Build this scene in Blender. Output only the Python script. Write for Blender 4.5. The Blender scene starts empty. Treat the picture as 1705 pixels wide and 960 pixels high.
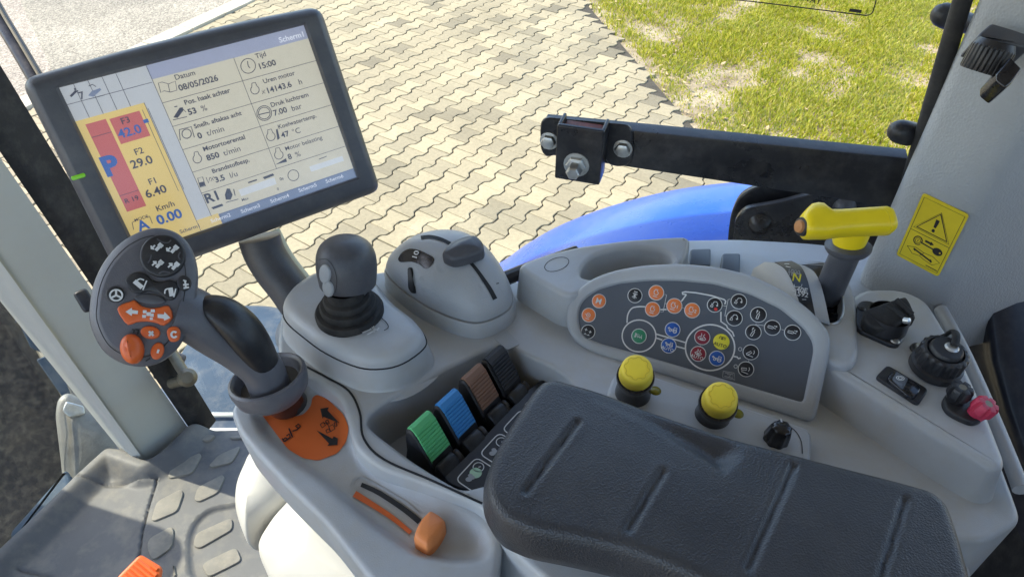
import bpy, math, random
from mathutils import Vector as V, Matrix
from mathutils.geometry import delaunay_2d_cdt, tessellate_polygon
from mathutils.bvhtree import BVHTree
import numpy as np
random.seed(7); RNG = np.random.default_rng(7)
S = bpy.context.scene
COL = S.collection

# ------------------------------------------------------------------ camera
FPX = 1152.0; TH = math.radians(41); CAMZ = 2.75
CAM = V((0, 0, CAMZ))
FW = V((0, math.cos(TH), -math.sin(TH))); UPV = V((0, math.sin(TH), math.cos(TH))); RT = V((1, 0, 0))
cam = bpy.data.cameras.new('camera'); camo = bpy.data.objects.new('camera', cam); COL.objects.link(camo)
cam.sensor_width = 36; cam.lens = 36 * FPX / 1705; cam.clip_start = 0.02; cam.clip_end = 3000
camo.location = CAM; camo.rotation_euler = (math.pi / 2 - TH, 0, 0)
S.camera = camo
# ------------------------------------------------------------------ light
SUN = V((-0.593, 0.182, 0.785)).normalized()
w = bpy.data.worlds.new('World'); S.world = w; w.use_nodes = True
nt = w.node_tree; bg = nt.nodes['Background']
sky = nt.nodes.new('ShaderNodeTexSky'); sky.sky_type = 'NISHITA'; sky.sun_disc = False
sky.sun_elevation = math.asin(SUN.z); sky.sun_rotation = math.atan2(SUN.x, SUN.y)
sky.dust_density = 1.5
nt.links.new(sky.outputs[0], bg.inputs[0]); bg.inputs[1].default_value = 0.15
sun = bpy.data.lights.new('sun', 'SUN'); suno = bpy.data.objects.new('sun', sun); COL.objects.link(suno)
sun.energy = 2.15; sun.angle = math.radians(0.55); sun.color = (1, 0.90, 0.74)
suno.rotation_euler = SUN.to_track_quat('Z', 'Y').to_euler()
S.view_settings.view_transform = 'Standard'; S.view_settings.look = 'None'
S.view_settings.exposure = 1.8; S.view_settings.gamma = 1.0
S.render.engine = 'CYCLES'; S.cycles.max_bounces = 8; S.cycles.transparent_max_bounces = 12

# ------------------------------------------------------------------ geometry helpers
def ray(px, py):
    return FW + RT * ((px - 852.5) / FPX) + UPV * ((480 - py) / FPX)
def PD(px, py, d): return CAM + ray(px, py) * d
def P(px, py, z):
    r = ray(px, py); return CAM + r * ((z - CAMZ) / r.z)
def PP(px, py, o, n):
    r = ray(px, py); return CAM + r * ((o - CAM).dot(n) / r.dot(n))
def C2W(a, b, c): return RT * a + UPV * b + FW * c
U = V((-0.956, 0.294, 0)).normalized(); W_ = V((0.294, 0.956, 0)).normalized()   # tractor forward / outboard
ZUP = V((0, 0, 1))
def T(u, v, z): return U * u + W_ * v + ZUP * z
def PV(px, py, v): return PP(px, py, W_ * v, W_)

class Fr:
    def __init__(s, o, x, n):
        s.o = V(o); s.n = V(n).normalized(); x = V(x); s.x = (x - s.n * x.dot(s.n)).normalized(); s.y = s.n.cross(s.x)
    def p(s, u, v, w=0): return s.o + s.x * u + s.y * v + s.n * w
    def uv(s, q): d = q - s.o; return (d.dot(s.x), d.dot(s.y))
    def px(s, px, py, w=0): return s.uv(PP(px, py, s.o + s.n * w, s.n))
    def poly(s, pts, w=0): return [s.px(a, b, w) for a, b in pts]
    def at(s, u, v, w=0): return Fr(s.p(u, v, w), s.x, s.n)
def H(z): return Fr((0, 0, z), (1, 0, 0), (0, 0, 1))
def facing(px, py, d, tilt=(0, 0, 0), xh=None):
    n = (-ray(px, py)).normalized() + V(tilt)
    return Fr(PD(px, py, d), xh if xh else RT, n)

def spl(pts, k=6, closed=True):
    pts = [V(p) if len(p) == 3 else V((p[0], p[1], 0)) for p in pts]; two = True
    n = len(pts); out = []
    rng = range(n) if closed else range(n - 1)
    for i in rng:
        if closed: a, b, c, d = pts[i - 1], pts[i], pts[(i + 1) % n], pts[(i + 2) % n]
        else: a, b, c, d = pts[max(i - 1, 0)], pts[i], pts[i + 1], pts[min(i + 2, n - 1)]
        for j in range(k):
            t = j / k
            out.append(0.5 * ((2 * b) + (c - a) * t + (2 * a - 5 * b + 4 * c - d) * t * t + (3 * b - a - 3 * c + d) * t ** 3))
    if not closed: out.append(pts[-1])
    return out
def spl2(pts, k=6, closed=True): return [(p.x, p.y) for p in spl(pts, k, closed)]
def rpoly(pts, r, n=5):
    out = []; m = len(pts)
    for i in range(m):
        p = V((*pts[i], 0)); a = V((*pts[i - 1], 0)) - p; b = V((*pts[(i + 1) % m], 0)) - p
        rr = r[i] if isinstance(r, (list, tuple)) else r
        t = min(rr, a.length * .48, b.length * .48); A = p + a.normalized() * t; B = p + b.normalized() * t
        for j in range(n + 1):
            s = j / n; q = A * (1 - s) ** 2 + p * 2 * s * (1 - s) + B * s * s; out.append((q.x, q.y))
    return out
def area(poly): return 0.5 * sum(poly[i - 1][0] * poly[i][1] - poly[i][0] * poly[i - 1][1] for i in range(len(poly)))
def ccw(poly): return poly if area(poly) > 0 else poly[::-1]
def clean(poly, e=1e-5):
    out = []
    for p in poly:
        if not out or math.hypot(p[0] - out[-1][0], p[1] - out[-1][1]) > e: out.append(p)
    if math.hypot(out[0][0] - out[-1][0], out[0][1] - out[-1][1]) < e: out.pop()
    return out
def offset(poly, d):
    n = len(poly); out = []
    for i in range(n):
        p0, p1, p2 = poly[i - 1], poly[i], poly[(i + 1) % n]
        e1 = V((p1[0] - p0[0], p1[1] - p0[1])).normalized(); e2 = V((p2[0] - p1[0], p2[1] - p1[1])).normalized()
        n1 = V((e1.y, -e1.x)); n2 = V((e2.y, -e2.x)); m = n1 + n2
        if m.length < 1e-6: m = n1
        m.normalize(); k = min(1 / max(m.dot(n1), .5), 1.6)
        out.append((p1[0] + m.x * d * k, p1[1] + m.y * d * k))
    return out
def prof(h, r, n=4, flare=0, rf=0):
    o = []
    for i in range(n + 1):
        a = math.pi / 2 * i / n; o.append((-r + r * math.sin(a), -r + r * math.cos(a)))
    if rf:
        for i in range(n + 1):
            a = math.pi / 2 * i / n; o.append((flare + rf - rf * math.cos(a), -h + rf - rf * math.sin(a)))
    else: o.append((flare, -h))
    return o
def ell(cx, cy, rx, ry=None, n=32, a0=0, a1=2 * math.pi, rot=0):
    ry = ry or rx; full = abs(a1 - a0 - 2 * math.pi) < 1e-6; m = n if full else n + 1
    o = []
    for i in range(m):
        a = a0 + (a1 - a0) * i / n; x, y = rx * math.cos(a), ry * math.sin(a)
        o.append((cx + x * math.cos(rot) - y * math.sin(rot), cy + x * math.sin(rot) + y * math.cos(rot)))
    return o

class B:
    def __init__(s): s.v = []; s.f = []
    def ring(s, pts):
        i = len(s.v); s.v += [V(p) for p in pts]; return list(range(i, len(s.v)))
    def bridge(s, a, b, closed=True):
        n = len(a)
        for i in range(n if closed else n - 1):
            j = (i + 1) % n; s.f.append((a[i], a[j], b[j], b[i]))
    def loft(s, rings, closed=True, cap0=False, cap1=False):
        R = [s.ring(r) for r in rings]
        for a, b in zip(R, R[1:]): s.bridge(a, b, closed)
        if cap0: s.f.append(tuple(R[0]))
        if cap1: s.f.append(tuple(R[-1][::-1]))
        return s
    def slab(s, fr, poly, profile, cap_bot=False, crown=0, nc=5):
        poly = ccw(clean(poly)); rings = []
        if crown:
            ins = offset(poly, profile[0][0]); w0 = profile[0][1]
            cx = sum(p[0] for p in ins) / len(ins); cy = sum(p[1] for p in ins) / len(ins)
            for k in range(1, nc):
                t = k / nc
                rings.append([fr.p(cx + (x - cx) * t, cy + (y - cy) * t, w0 + crown * (1 - t * t)) for x, y in ins])
        for d, wv in profile: rings.append([fr.p(x, y, wv) for x, y in offset(poly, d)])
        n0 = len(s.f)
        s.loft([r[::-1] for r in rings], True, False, cap_bot)
        c0 = list(range(len(s.v) - sum(len(r) for r in rings), len(s.v) - sum(len(r) for r in rings) + len(rings[0])))
        s.f.append(tuple(c0[::-1])); return s
    def blob(s, fr, poly, rows):
        # rings scaled about the centroid: rows = (scale, height)
        poly = ccw(clean(poly)); cx = sum(p[0] for p in poly) / len(poly); cy = sum(p[1] for p in poly) / len(poly)
        return s.loft([[fr.p(cx + (x - cx) * k, cy + (y - cy) * k, h) for x, y in poly][::-1] for k, h in rows], True, True, False)
    def box(s, fr, sx, sy, sz, r=0, w0=0):
        q = [(-sx / 2, -sy / 2), (sx / 2, -sy / 2), (sx / 2, sy / 2), (-sx / 2, sy / 2)]
        if r: q = rpoly(q, r * 1.5, 3)
        pr = prof(sz, r, 3) if r else [(0, 0), (0, -sz)]
        return s.slab(fr.at(0, 0, w0 + sz), q, pr, True)
    def lathe(s, fr, pr, n=32, cap0=False, cap1=False):
        return s.loft([[fr.p(r * math.cos(2 * math.pi * i / n), r * math.sin(2 * math.pi * i / n), h) for i in range(n)] for r, h in pr], True, cap0, cap1)
    def tube(s, pts, rad, n=14, caps=True, flat=1.0, up=None):
        pts = [V(p) for p in pts]; m = len(pts); rings = []
        if not isinstance(rad, (list, tuple)): rad = [rad] * m
        ref = V(up) if up else None
        for i in range(m):
            t = (pts[min(i + 1, m - 1)] - pts[max(i - 1, 0)]).normalized()
            if ref is None: ref = t.orthogonal()
            x = (ref - t * ref.dot(t)).normalized(); y = t.cross(x)
            if up is None: ref = x
            rings.append([pts[i] + (x * math.cos(2 * math.pi * k / n) * flat + y * math.sin(2 * math.pi * k / n)) * rad[i] for k in range(n)])
        return s.loft(rings, True, caps, caps)
    def ribbon(s, fr, pts, wd, w0=0, th=0.0002, closed=False):
        pts = clean([tuple(p[:2]) for p in pts], 1e-6) if closed else [tuple(p[:2]) for p in pts]
        n = len(pts); L = []; R = []
        for i in range(n):
            if closed: a, b = V((*pts[i - 1],)), V((*pts[(i + 1) % n],))
            else: a, b = V((*pts[max(i - 1, 0)],)), V((*pts[min(i + 1, n - 1)],))
            t = (b - a)
            if t.length < 1e-9: t = V((1, 0))
            t.normalize(); nn = V((-t.y, t.x)) * wd / 2
            L.append((pts[i][0] + nn.x, pts[i][1] + nn.y)); R.append((pts[i][0] - nn.x, pts[i][1] - nn.y))
        rings = [[fr.p(*q, w0) for q in L], [fr.p(*q, w0 + th) for q in L], [fr.p(*q, w0 + th) for q in R], [fr.p(*q, w0) for q in R]]
        I = [s.ring(r) for r in rings]
        for k in range(3):
            s.bridge(I[k], I[k + 1], closed)
        return s
    def bvh(s): return BVHTree.FromPolygons(s.v, s.f)
    def build(s, name, mat, parent=None, smooth=35, **kw):
        return mk(name, s.v, s.f, mat, parent, smooth, **kw)

def wloc(o):
    q = V((0, 0, 0))
    while o is not None: q += V(o.location); o = o.parent
    return q
def mk(name, verts, faces, mat, parent=None, smooth=35, **kw):
    vs = np.array([tuple(v) for v in verts], dtype=float)
    lo = vs.min(0); hi = vs.max(0); org = V(((lo[0] + hi[0]) / 2, (lo[1] + hi[1]) / 2, lo[2]))
    me = bpy.data.meshes.new(name); me.from_pydata((vs - np.array(org)).tolist(), [], faces)
    me.update()
    if smooth:
        me.polygons.foreach_set('use_smooth', [True] * len(me.polygons)); me.set_sharp_from_angle(angle=math.radians(smooth))
    if isinstance(mat, (list, tuple)):
        for m in mat: me.materials.append(m)
    else: me.materials.append(mat)
    o = bpy.data.objects.new(name, me); COL.objects.link(o)
    if parent is not None: o.parent = parent; o.location = org - wloc(parent)
    else: o.location = org
    for k, v_ in kw.items(): o[k] = v_
    return o
def thing(name, label, cat, loc, group=None):
    o = bpy.data.objects.new(name, None); COL.objects.link(o); o.location = loc; o.empty_display_size = .02
    o['label'] = label; o['category'] = cat
    if group: o['group'] = group
    return o
def tag(o, label, cat, group=None):
    o['label'] = label; o['category'] = cat
    if group: o['group'] = group
    return o

def text(name, s, fr, u, v, size, mat, parent, bold=0, align='LEFT', w=0.0004, sx=1.0, rot=0, shear=0):
    cu = bpy.data.curves.new('t', 'FONT'); cu.body = s; cu.size = 1; cu.align_x = align; cu.offset = bold; cu.extrude = 0; cu.shear = shear
    cu.resolution_u = 3
    ob = bpy.data.objects.new('t', cu); COL.objects.link(ob)
    dg = bpy.context.evaluated_depsgraph_get(); me = bpy.data.meshes.new_from_object(ob.evaluated_get(dg))
    vs = [(q.co.x, q.co.y) for q in me.vertices]; fs = [tuple(p.vertices) for p in me.polygons]
    bpy.data.objects.remove(ob); bpy.data.curves.remove(cu); bpy.data.meshes.remove(me)
    c, sn = math.cos(rot), math.sin(rot)
    pts = []
    for x, y in vs:
        x, y = x * size * sx, y * size; pts.append(fr.p(u + x * c - y * sn, v + x * sn + y * c, w))
    return mk(name, pts, fs, mat, parent, 0)

def inpoly(x, y, poly):
    c = False; n = len(poly); j = n - 1
    for i in range(n):
        xi, yi = poly[i]; xj, yj = poly[j]
        if (yi > y) != (yj > y) and x < (xj - xi) * (y - yi) / (yj - yi) + xi: c = not c
        j = i
    return c
def segdist(P_, a, b):
    a = np.array(a); b = np.array(b); d = b - a; t = np.clip(((P_ - a) @ d) / max(d @ d, 1e-12), 0, 1)
    return np.linalg.norm(P_ - (a + t[:, None] * d), axis=1)
def polydist(P_, poly, closed=True):
    D = np.full(len(P_), 1e9); n = len(poly)
    for i in range(n if closed else n - 1): D = np.minimum(D, segdist(P_, poly[i], poly[(i + 1) % n]))
    return D
def polyin(P_, poly):
    x, y = P_[:, 0], P_[:, 1]; c = np.zeros(len(P_), bool); n = len(poly); j = n - 1
    for i in range(n):
        xi, yi = poly[i]; xj, yj = poly[j]
        with np.errstate(divide='ignore', invalid='ignore'):
            k = ((yi > y) != (yj > y)) & (x < (xj - xi) * (y - yi) / ((yj - yi) if yj != yi else 1e-12) + xi)
        c ^= k; j = i
    return c
def sdf(P_, poly):
    d = polydist(P_, poly); return np.where(polyin(P_, poly), -d, d)
def sm(x, a, b):
    t = np.clip((x - a) / (b - a), 0, 1); return t * t * (3 - 2 * t)

def field(fr, poly, zf, step, r=0.0, skirt=None, extra=(), avoid=()):
    """height field over a polygon: zf(points Nx2)->heights; rounded rim of radius r; skirt = profile below the rim"""
    poly = ccw(clean(poly, 2e-4)); dn = []
    for i in range(len(poly)):
        a, c = poly[i], poly[(i + 1) % len(poly)]; m = max(1, int(math.hypot(c[0] - a[0], c[1] - a[1]) / (step * 1.3)))
        dn += [(a[0] + (c[0] - a[0]) * k / m, a[1] + (c[1] - a[1]) * k / m) for k in range(m)]
    poly = dn; pts = list(poly); n0 = len(pts)
    if r:
        for f_ in (.15, .4, .75, 1.1):
            q = offset(poly, -r * f_); pts += [p for p in q if inpoly(p[0], p[1], poly)]
    xs = [p[0] for p in poly]; ys = [p[1] for p in poly]
    gx = np.arange(min(xs), max(xs), step); gy = np.arange(min(ys), max(ys), step * .866)
    G = np.array([(x + (step / 2 if j % 2 else 0), y) for j, y in enumerate(gy) for x in gx])
    sd = sdf(G, poly); G = G[sd < -max(step * .5, r * 1.25)]
    for q, dd in avoid: G = G[polydist(G, q) > dd]
    pts += [tuple(p) for p in G] + [p for p in extra]
    res = delaunay_2d_cdt([V(p) for p in pts], [(i, (i + 1) % n0) for i in range(n0)], [], 1, 1e-6)
    vv = np.array([(p.x, p.y) for p in res[0]]); z = np.array(zf(vv), dtype=float)
    if r:
        d = polydist(vv, poly); t = np.clip(r - d, 0, r); z = z - (r - np.sqrt(np.maximum(r * r - t * t, 0)))
    b = B(); b.v = [fr.p(x, y, h) for (x, y), h in zip(vv, z)]; b.f = [tuple(f) for f in res[2]]
    if skirt:
        P0 = np.array(poly); zb = zf(P0) - r
        top = [fr.p(x, y, h) for (x, y), h in zip(poly, zb)]
        rings = [top]
        for d, h in skirt: rings.append([fr.p(x, y, h0 + h) for (x, y), h0 in zip(offset(poly, d), zb)])
        b.loft([q[::-1] for q in rings], True)
    return b

# ------------------------------------------------------------------ materials
def mat(name, col, rough=.5, metal=0, bump=None, vary=0, vscale=8, coat=0, spec=.5, emit=0, dust=None, rvary=0):
    m = bpy.data.materials.new(name); m.use_nodes = True; nt = m.node_tree; b = nt.nodes['Principled BSDF']
    L = nt.links.new; N = nt.nodes.new
    c = (*col, 1); b.inputs['Base Color'].default_value = c
    b.inputs['Roughness'].default_value = rough; b.inputs['Metallic'].default_value = metal
    b.inputs['Specular IOR Level'].default_value = spec; b.inputs['Coat Weight'].default_value = coat
    b.inputs['Coat Roughness'].default_value = .08
    if emit:
        b.inputs['Emission Color'].default_value = c; b.inputs['Emission Strength'].default_value = emit
    geo = N('ShaderNodeNewGeometry')
    src = None
    if vary or dust or rvary:
        n1 = N('ShaderNodeTexNoise'); n1.inputs['Scale'].default_value = vscale; n1.inputs['Detail'].default_value = 5; n1.inputs['Roughness'].default_value = .65
        L(geo.outputs['Position'], n1.inputs['Vector'])
        if rvary:
            mr = N('ShaderNodeMapRange'); mr.inputs[1].default_value = .3; mr.inputs[2].default_value = .7; mr.inputs[3].default_value = max(rough - rvary, .03); mr.inputs[4].default_value = min(rough + rvary, 1)
            L(n1.outputs['Fac'], mr.inputs[0]); L(mr.outputs[0], b.inputs['Roughness'])
        if vary:
            mr = N('ShaderNodeMapRange'); mr.inputs[1].default_value = .3; mr.inputs[2].default_value = .7; mr.inputs[3].default_value = 1 - vary; mr.inputs[4].default_value = 1 + vary
            L(n1.outputs['Fac'], mr.inputs[0])
            mx = N('ShaderNodeMix'); mx.data_type = 'RGBA'; mx.blend_type = 'MULTIPLY'; mx.inputs[0].default_value = 1; mx.inputs[6].default_value = c
            L(mr.outputs[0], mx.inputs[7]); src = mx.outputs[2]
        if dust:
            dc, amt, dsc = dust
            n2 = N('ShaderNodeTexNoise'); n2.inputs['Scale'].default_value = dsc; n2.inputs['Detail'].default_value = 8; n2.inputs['Roughness'].default_value = .7
            L(geo.outputs['Position'], n2.inputs['Vector'])
            mr = N('ShaderNodeMapRange'); mr.inputs[1].default_value = .45; mr.inputs[2].default_value = .75; mr.inputs[3].default_value = 0; mr.inputs[4].default_value = amt
            L(n2.outputs['Fac'], mr.inputs[0])
            mx = N('ShaderNodeMix'); mx.data_type = 'RGBA'; mx.inputs[6].default_value = c; mx.inputs[7].default_value = (*dc, 1)
            if src: L(src, mx.inputs[6])
            L(mr.outputs[0], mx.inputs[0]); src = mx.outputs[2]
        if src: L(src, b.inputs['Base Color'])
    if bump:
        kind, sc, st, dist = bump
        if kind == 'n':
            t = N('ShaderNodeTexNoise'); t.inputs['Scale'].default_value = sc; t.inputs['Detail'].default_value = 3; o = t.outputs['Fac']
        else:
            t = N('ShaderNodeTexVoronoi'); t.inputs['Scale'].default_value = sc; o = t.outputs['Distance']
        L(geo.outputs['Position'], t.inputs['Vector'])
        bp = N('ShaderNodeBump'); bp.inputs['Strength'].default_value = st; bp.inputs['Distance'].default_value = dist
        L(o, bp.inputs['Height']); L(bp.outputs[0], b.inputs['Normal'])
    return m
def glass(name, tint=(1, 1, 1), refl=.06, rough=.02, dirt=0):
    m = bpy.data.materials.new(name); m.use_nodes = True; nt = m.node_tree; nt.nodes.clear(); N = nt.nodes.new; L = nt.links.new
    out = N('ShaderNodeOutputMaterial'); tr = N('ShaderNodeBsdfTransparent'); tr.inputs[0].default_value = (*tint, 1)
    gl = N('ShaderNodeBsdfGlossy'); gl.inputs['Roughness'].default_value = rough
    lw = N('ShaderNodeLayerWeight'); pw = N('ShaderNodeMath'); pw.operation = 'POWER'; pw.inputs[1].default_value = 5; L(lw.outputs['Facing'], pw.inputs[0])
    mr = N('ShaderNodeMath'); mr.operation = 'MULTIPLY_ADD'; mr.inputs[1].default_value = .6; mr.inputs[2].default_value = refl; L(pw.outputs[0], mr.inputs[0])
    mx = N('ShaderNodeMixShader'); L(mr.outputs[0], mx.inputs[0]); L(tr.outputs[0], mx.inputs[1]); L(gl.outputs[0], mx.inputs[2])
    last = mx
    if dirt:
        df = N('ShaderNodeBsdfDiffuse'); df.inputs[0].default_value = (.6, .55, .45, 1)
        geo = N('ShaderNodeNewGeometry')
        n = N('ShaderNodeTexNoise'); n.inputs['Scale'].default_value = 60; n.inputs['Detail'].default_value = 8; n.inputs['Roughness'].default_value = .75
        n2 = N('ShaderNodeTexNoise'); n2.inputs['Scale'].default_value = 5; n2.inputs['Detail'].default_value = 4
        L(geo.outputs['Position'], n.inputs['Vector']); L(geo.outputs['Position'], n2.inputs['Vector'])
        mm = N('ShaderNodeMath'); mm.operation = 'MULTIPLY'; L(n.outputs[0], mm.inputs[0]); L(n2.outputs[0], mm.inputs[1])
        r = N('ShaderNodeMapRange'); r.inputs[1].default_value = .22; r.inputs[2].default_value = .48; r.inputs[3].default_value = dirt * .15; r.inputs[4].default_value = dirt
        L(mm.outputs[0], r.inputs[0])
        m2 = N('ShaderNodeMixShader'); L(r.outputs[0], m2.inputs[0]); L(mx.outputs[0], m2.inputs[1]); L(df.outputs[0], m2.inputs[2]); last = m2
    L(last.outputs[0], out.inputs[0]); return m

GRAIN = ('n', 1100, .28, .0006)
M = dict(
    grey=mat('grey_plastic', (.445, .465, .48), .36, bump=GRAIN, vary=.07, vscale=14, dust=((.44, .40, .33), .5, 34), rvary=.08),
    grey2=mat('grey_trim', (.39, .41, .43), .42, bump=('n', 700, .30, .0008), vary=.05, vscale=14, dust=((.50, .46, .38), .2, 25)),
    pillar=mat('pillar_vinyl', (.37, .385, .395), .55, bump=('v', 520, .45, .0009), vary=.05, vscale=10),
    pale=mat('pale_paint', (.52, .54, .49), .45, bump=GRAIN, vary=.04, vscale=6, dust=((.5, .45, .35), .2, 14)),
    cream=mat('cream_cover', (.50, .485, .44), .5, bump=('n', 300, .12, .001), vary=.05, vscale=9, dust=((.55, .5, .42), .3, 12)),
    dgrey=mat('dark_grey_plastic', (.075, .077, .088), .42, bump=GRAIN, vary=.1, vscale=20, dust=((.3, .28, .24), .12, 40)),
    hgrey=mat('handle_grey_plastic', (.115, .116, .132), .38, bump=GRAIN, vary=.06, vscale=20, dust=((.3, .28, .24), .15, 40)),
    face=mat('membrane_face', (.095, .11, .135), .42, bump=('n', 1500, .06, .0004), vary=.05, vscale=25),
    black=mat('black_plastic', (.018, .018, .021), .42, bump=GRAIN, vary=.2, vscale=20, dust=((.2, .19, .17), .15, 60), rvary=.1),
    gloss=mat('black_gloss', (.012, .012, .016), .16, vary=.2, dust=((.25, .24, .22), .1, 50)),
    rubber=mat('black_rubber', (.014, .014, .015), .7, bump=('n', 300, .2, .001), vary=.25, vscale=12, dust=((.2, .18, .15), .25, 25)),
    steelblk=mat('black_painted_steel', (.016, .016, .019), .32, bump=('n', 160, .12, .001), vary=.25, vscale=15, dust=((.22, .2, .18), .22, 45), rvary=.12),
    steel=mat('bolt_steel', (.55, .55, .53), .38, metal=1, bump=('n', 400, .2, .0006), vary=.2, vscale=60),
    alu=mat('cast_aluminium', (.20, .20, .19), .55, metal=.5, bump=('n', 200, .4, .002), vary=.25, vscale=14, dust=((.35, .32, .26), .5, 20)),
    leather=mat('armrest_vinyl', (.044, .047, .054), .38, bump=('v', 800, .45, .0007), vary=.1, vscale=12, dust=((.18, .17, .15), .12, 25), rvary=.06),
    orange=mat('orange_plastic', (.74, .135, .025), .42, bump=GRAIN, vary=.06, vscale=30),
    peach=mat('faded_orange_plastic', (.82, .27, .08), .45, bump=GRAIN, vary=.06, vscale=30),
    orange2=mat('orange_film', (.74, .155, .03), .5, bump=('n', 1200, .1, .0005), vary=.05, vscale=30),
    yellow=mat('yellow_plastic', (.88, .66, .012), .36, bump=('n', 700, .06, .0006), vary=.05, vscale=30),
    yellow2=mat('yellow_knob_plastic', (.90, .68, .05), .5, bump=('n', 900, .12, .0006), vary=.05, vscale=40),
    sticker=mat('sticker_yellow', (.72, .55, .02), .5, bump=('n', 500, .15, .0005), vary=.08, vscale=40),
    green=mat('green_cap', (.13, .55, .22), .5, bump=GRAIN, vary=.05),
    blue=mat('blue_cap', (.05, .26, .60), .5, bump=GRAIN, vary=.05),
    brown=mat('brown_cap', (.25, .135, .085), .5, bump=GRAIN, vary=.08),
    bgreen=mat('button_green', (.04, .27, .14), .4), bblue=mat('button_blue', (.015, .10, .42), .4),
    bred=mat('button_red', (.27, .02, .04), .4), byel=mat('button_yellow', (.85, .76, .05), .4),
    bora=mat('button_orange', (.82, .22, .06), .4), bblk=mat('button_black', (.016, .017, .022), .4),
    white=mat('white_print', (.72, .73, .72), .5), grprint=mat('grey_print', (.36, .38, .40), .5), dprint=mat('black_print', (.02, .018, .02), .5),
    red=mat('red_print', (.7, .04, .03), .5), redplug=mat('red_terminal', (.55, .04, .09), .5, bump=GRAIN, vary=.1),
    mint=mat('mint_print', (.45, .68, .48), .5), seam=mat('seam_shadow_gap', (.02, .022, .025), .8),
    paint=mat('blue_paint', (.003, .072, .46), .30, coat=.3, spec=.35, vary=.08, vscale=5, dust=((.30, .32, .38), .16, 9), rvary=.12),
    tank=mat('tank_plastic', (.045, .07, .105), .6, spec=.12, vary=.12, vscale=4, dust=((.35, .33, .28), .3, 12)),
    pad=mat('dusty_pad_rubber', (.22, .205, .175), .75, bump=('n', 600, .6, .0012), vary=.15, vscale=18, dust=((.38, .33, .25), .6, 30)),
    mat=mat('floor_rubber', (.115, .115, .115), .55, bump=('n', 700, .35, .0010), vary=.12, vscale=9, dust=((.33, .29, .22), .5, 14)),
    lever=mat('dusty_brass', (.19, .165, .115), .45, metal=.4, vary=.25, vscale=20),
    roof=mat('roof_lining', (.55, .55, .53), .8), dash=mat('dash_plastic', (.06, .06, .065), .5),
    glass=glass('window_glass', (.97, .99, .98), .03, .01), sglass=glass('screen_glass', (.95, .95, .97), .09, .22, dirt=.10),
    dglass=glass('dusty_glass', (.94, .97, .96), .03, .03, dirt=.03),
    led=mat('led_green', (.15, .42, .02), .3, emit=.12),
)
# ================================================================== outside ground
def gnd(px, py): return P(px, py, 0.0)
WV = V((0.577, 0.816, 0)).normalized(); CV = V((0.816, -0.577, 0)).normalized()    # paver course / cross directions
# ground sheet
def tex_ground():
    m = bpy.data.materials.new('dry_soil'); m.use_nodes = True; nt = m.node_tree; b = nt.nodes['Principled BSDF']; N = nt.nodes.new; L = nt.links.new
    g = N('ShaderNodeNewGeometry'); n = N('ShaderNodeTexNoise'); n.inputs['Scale'].default_value = 3.2; n.inputs['Detail'].default_value = 10; n.inputs['Roughness'].default_value = .7
    L(g.outputs['Position'], n.inputs['Vector']); r = N('ShaderNodeValToRGB'); r.color_ramp.elements[0].position = .38; r.color_ramp.elements[0].color = (.20, .15, .085, 1)
    r.color_ramp.elements[1].position = .66; r.color_ramp.elements[1].color = (.46, .38, .26, 1); L(n.outputs[0], r.inputs[0]); L(r.outputs[0], b.inputs['Base Color'])
    n2 = N('ShaderNodeTexNoise'); n2.inputs['Scale'].default_value = 45; n2.inputs['Detail'].default_value = 8; L(g.outputs['Position'], n2.inputs['Vector'])
    bp = N('ShaderNodeBump'); bp.inputs['Strength'].default_value = .8; bp.inputs['Distance'].default_value = .03; L(n2.outputs[0], bp.inputs['Height']); L(bp.outputs[0], b.inputs['Normal'])
    b.inputs['Roughness'].default_value = .95; return m
b = B(); b.v = [V((-900, -900, -.03)), V((900, -900, -.03)), V((900, 900, -.03)), V((-900, 900, -.03))]; b.f = [(0, 1, 2, 3)]
o = b.build('ground', tex_ground(), smooth=0); o['kind'] = 'structure'

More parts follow.
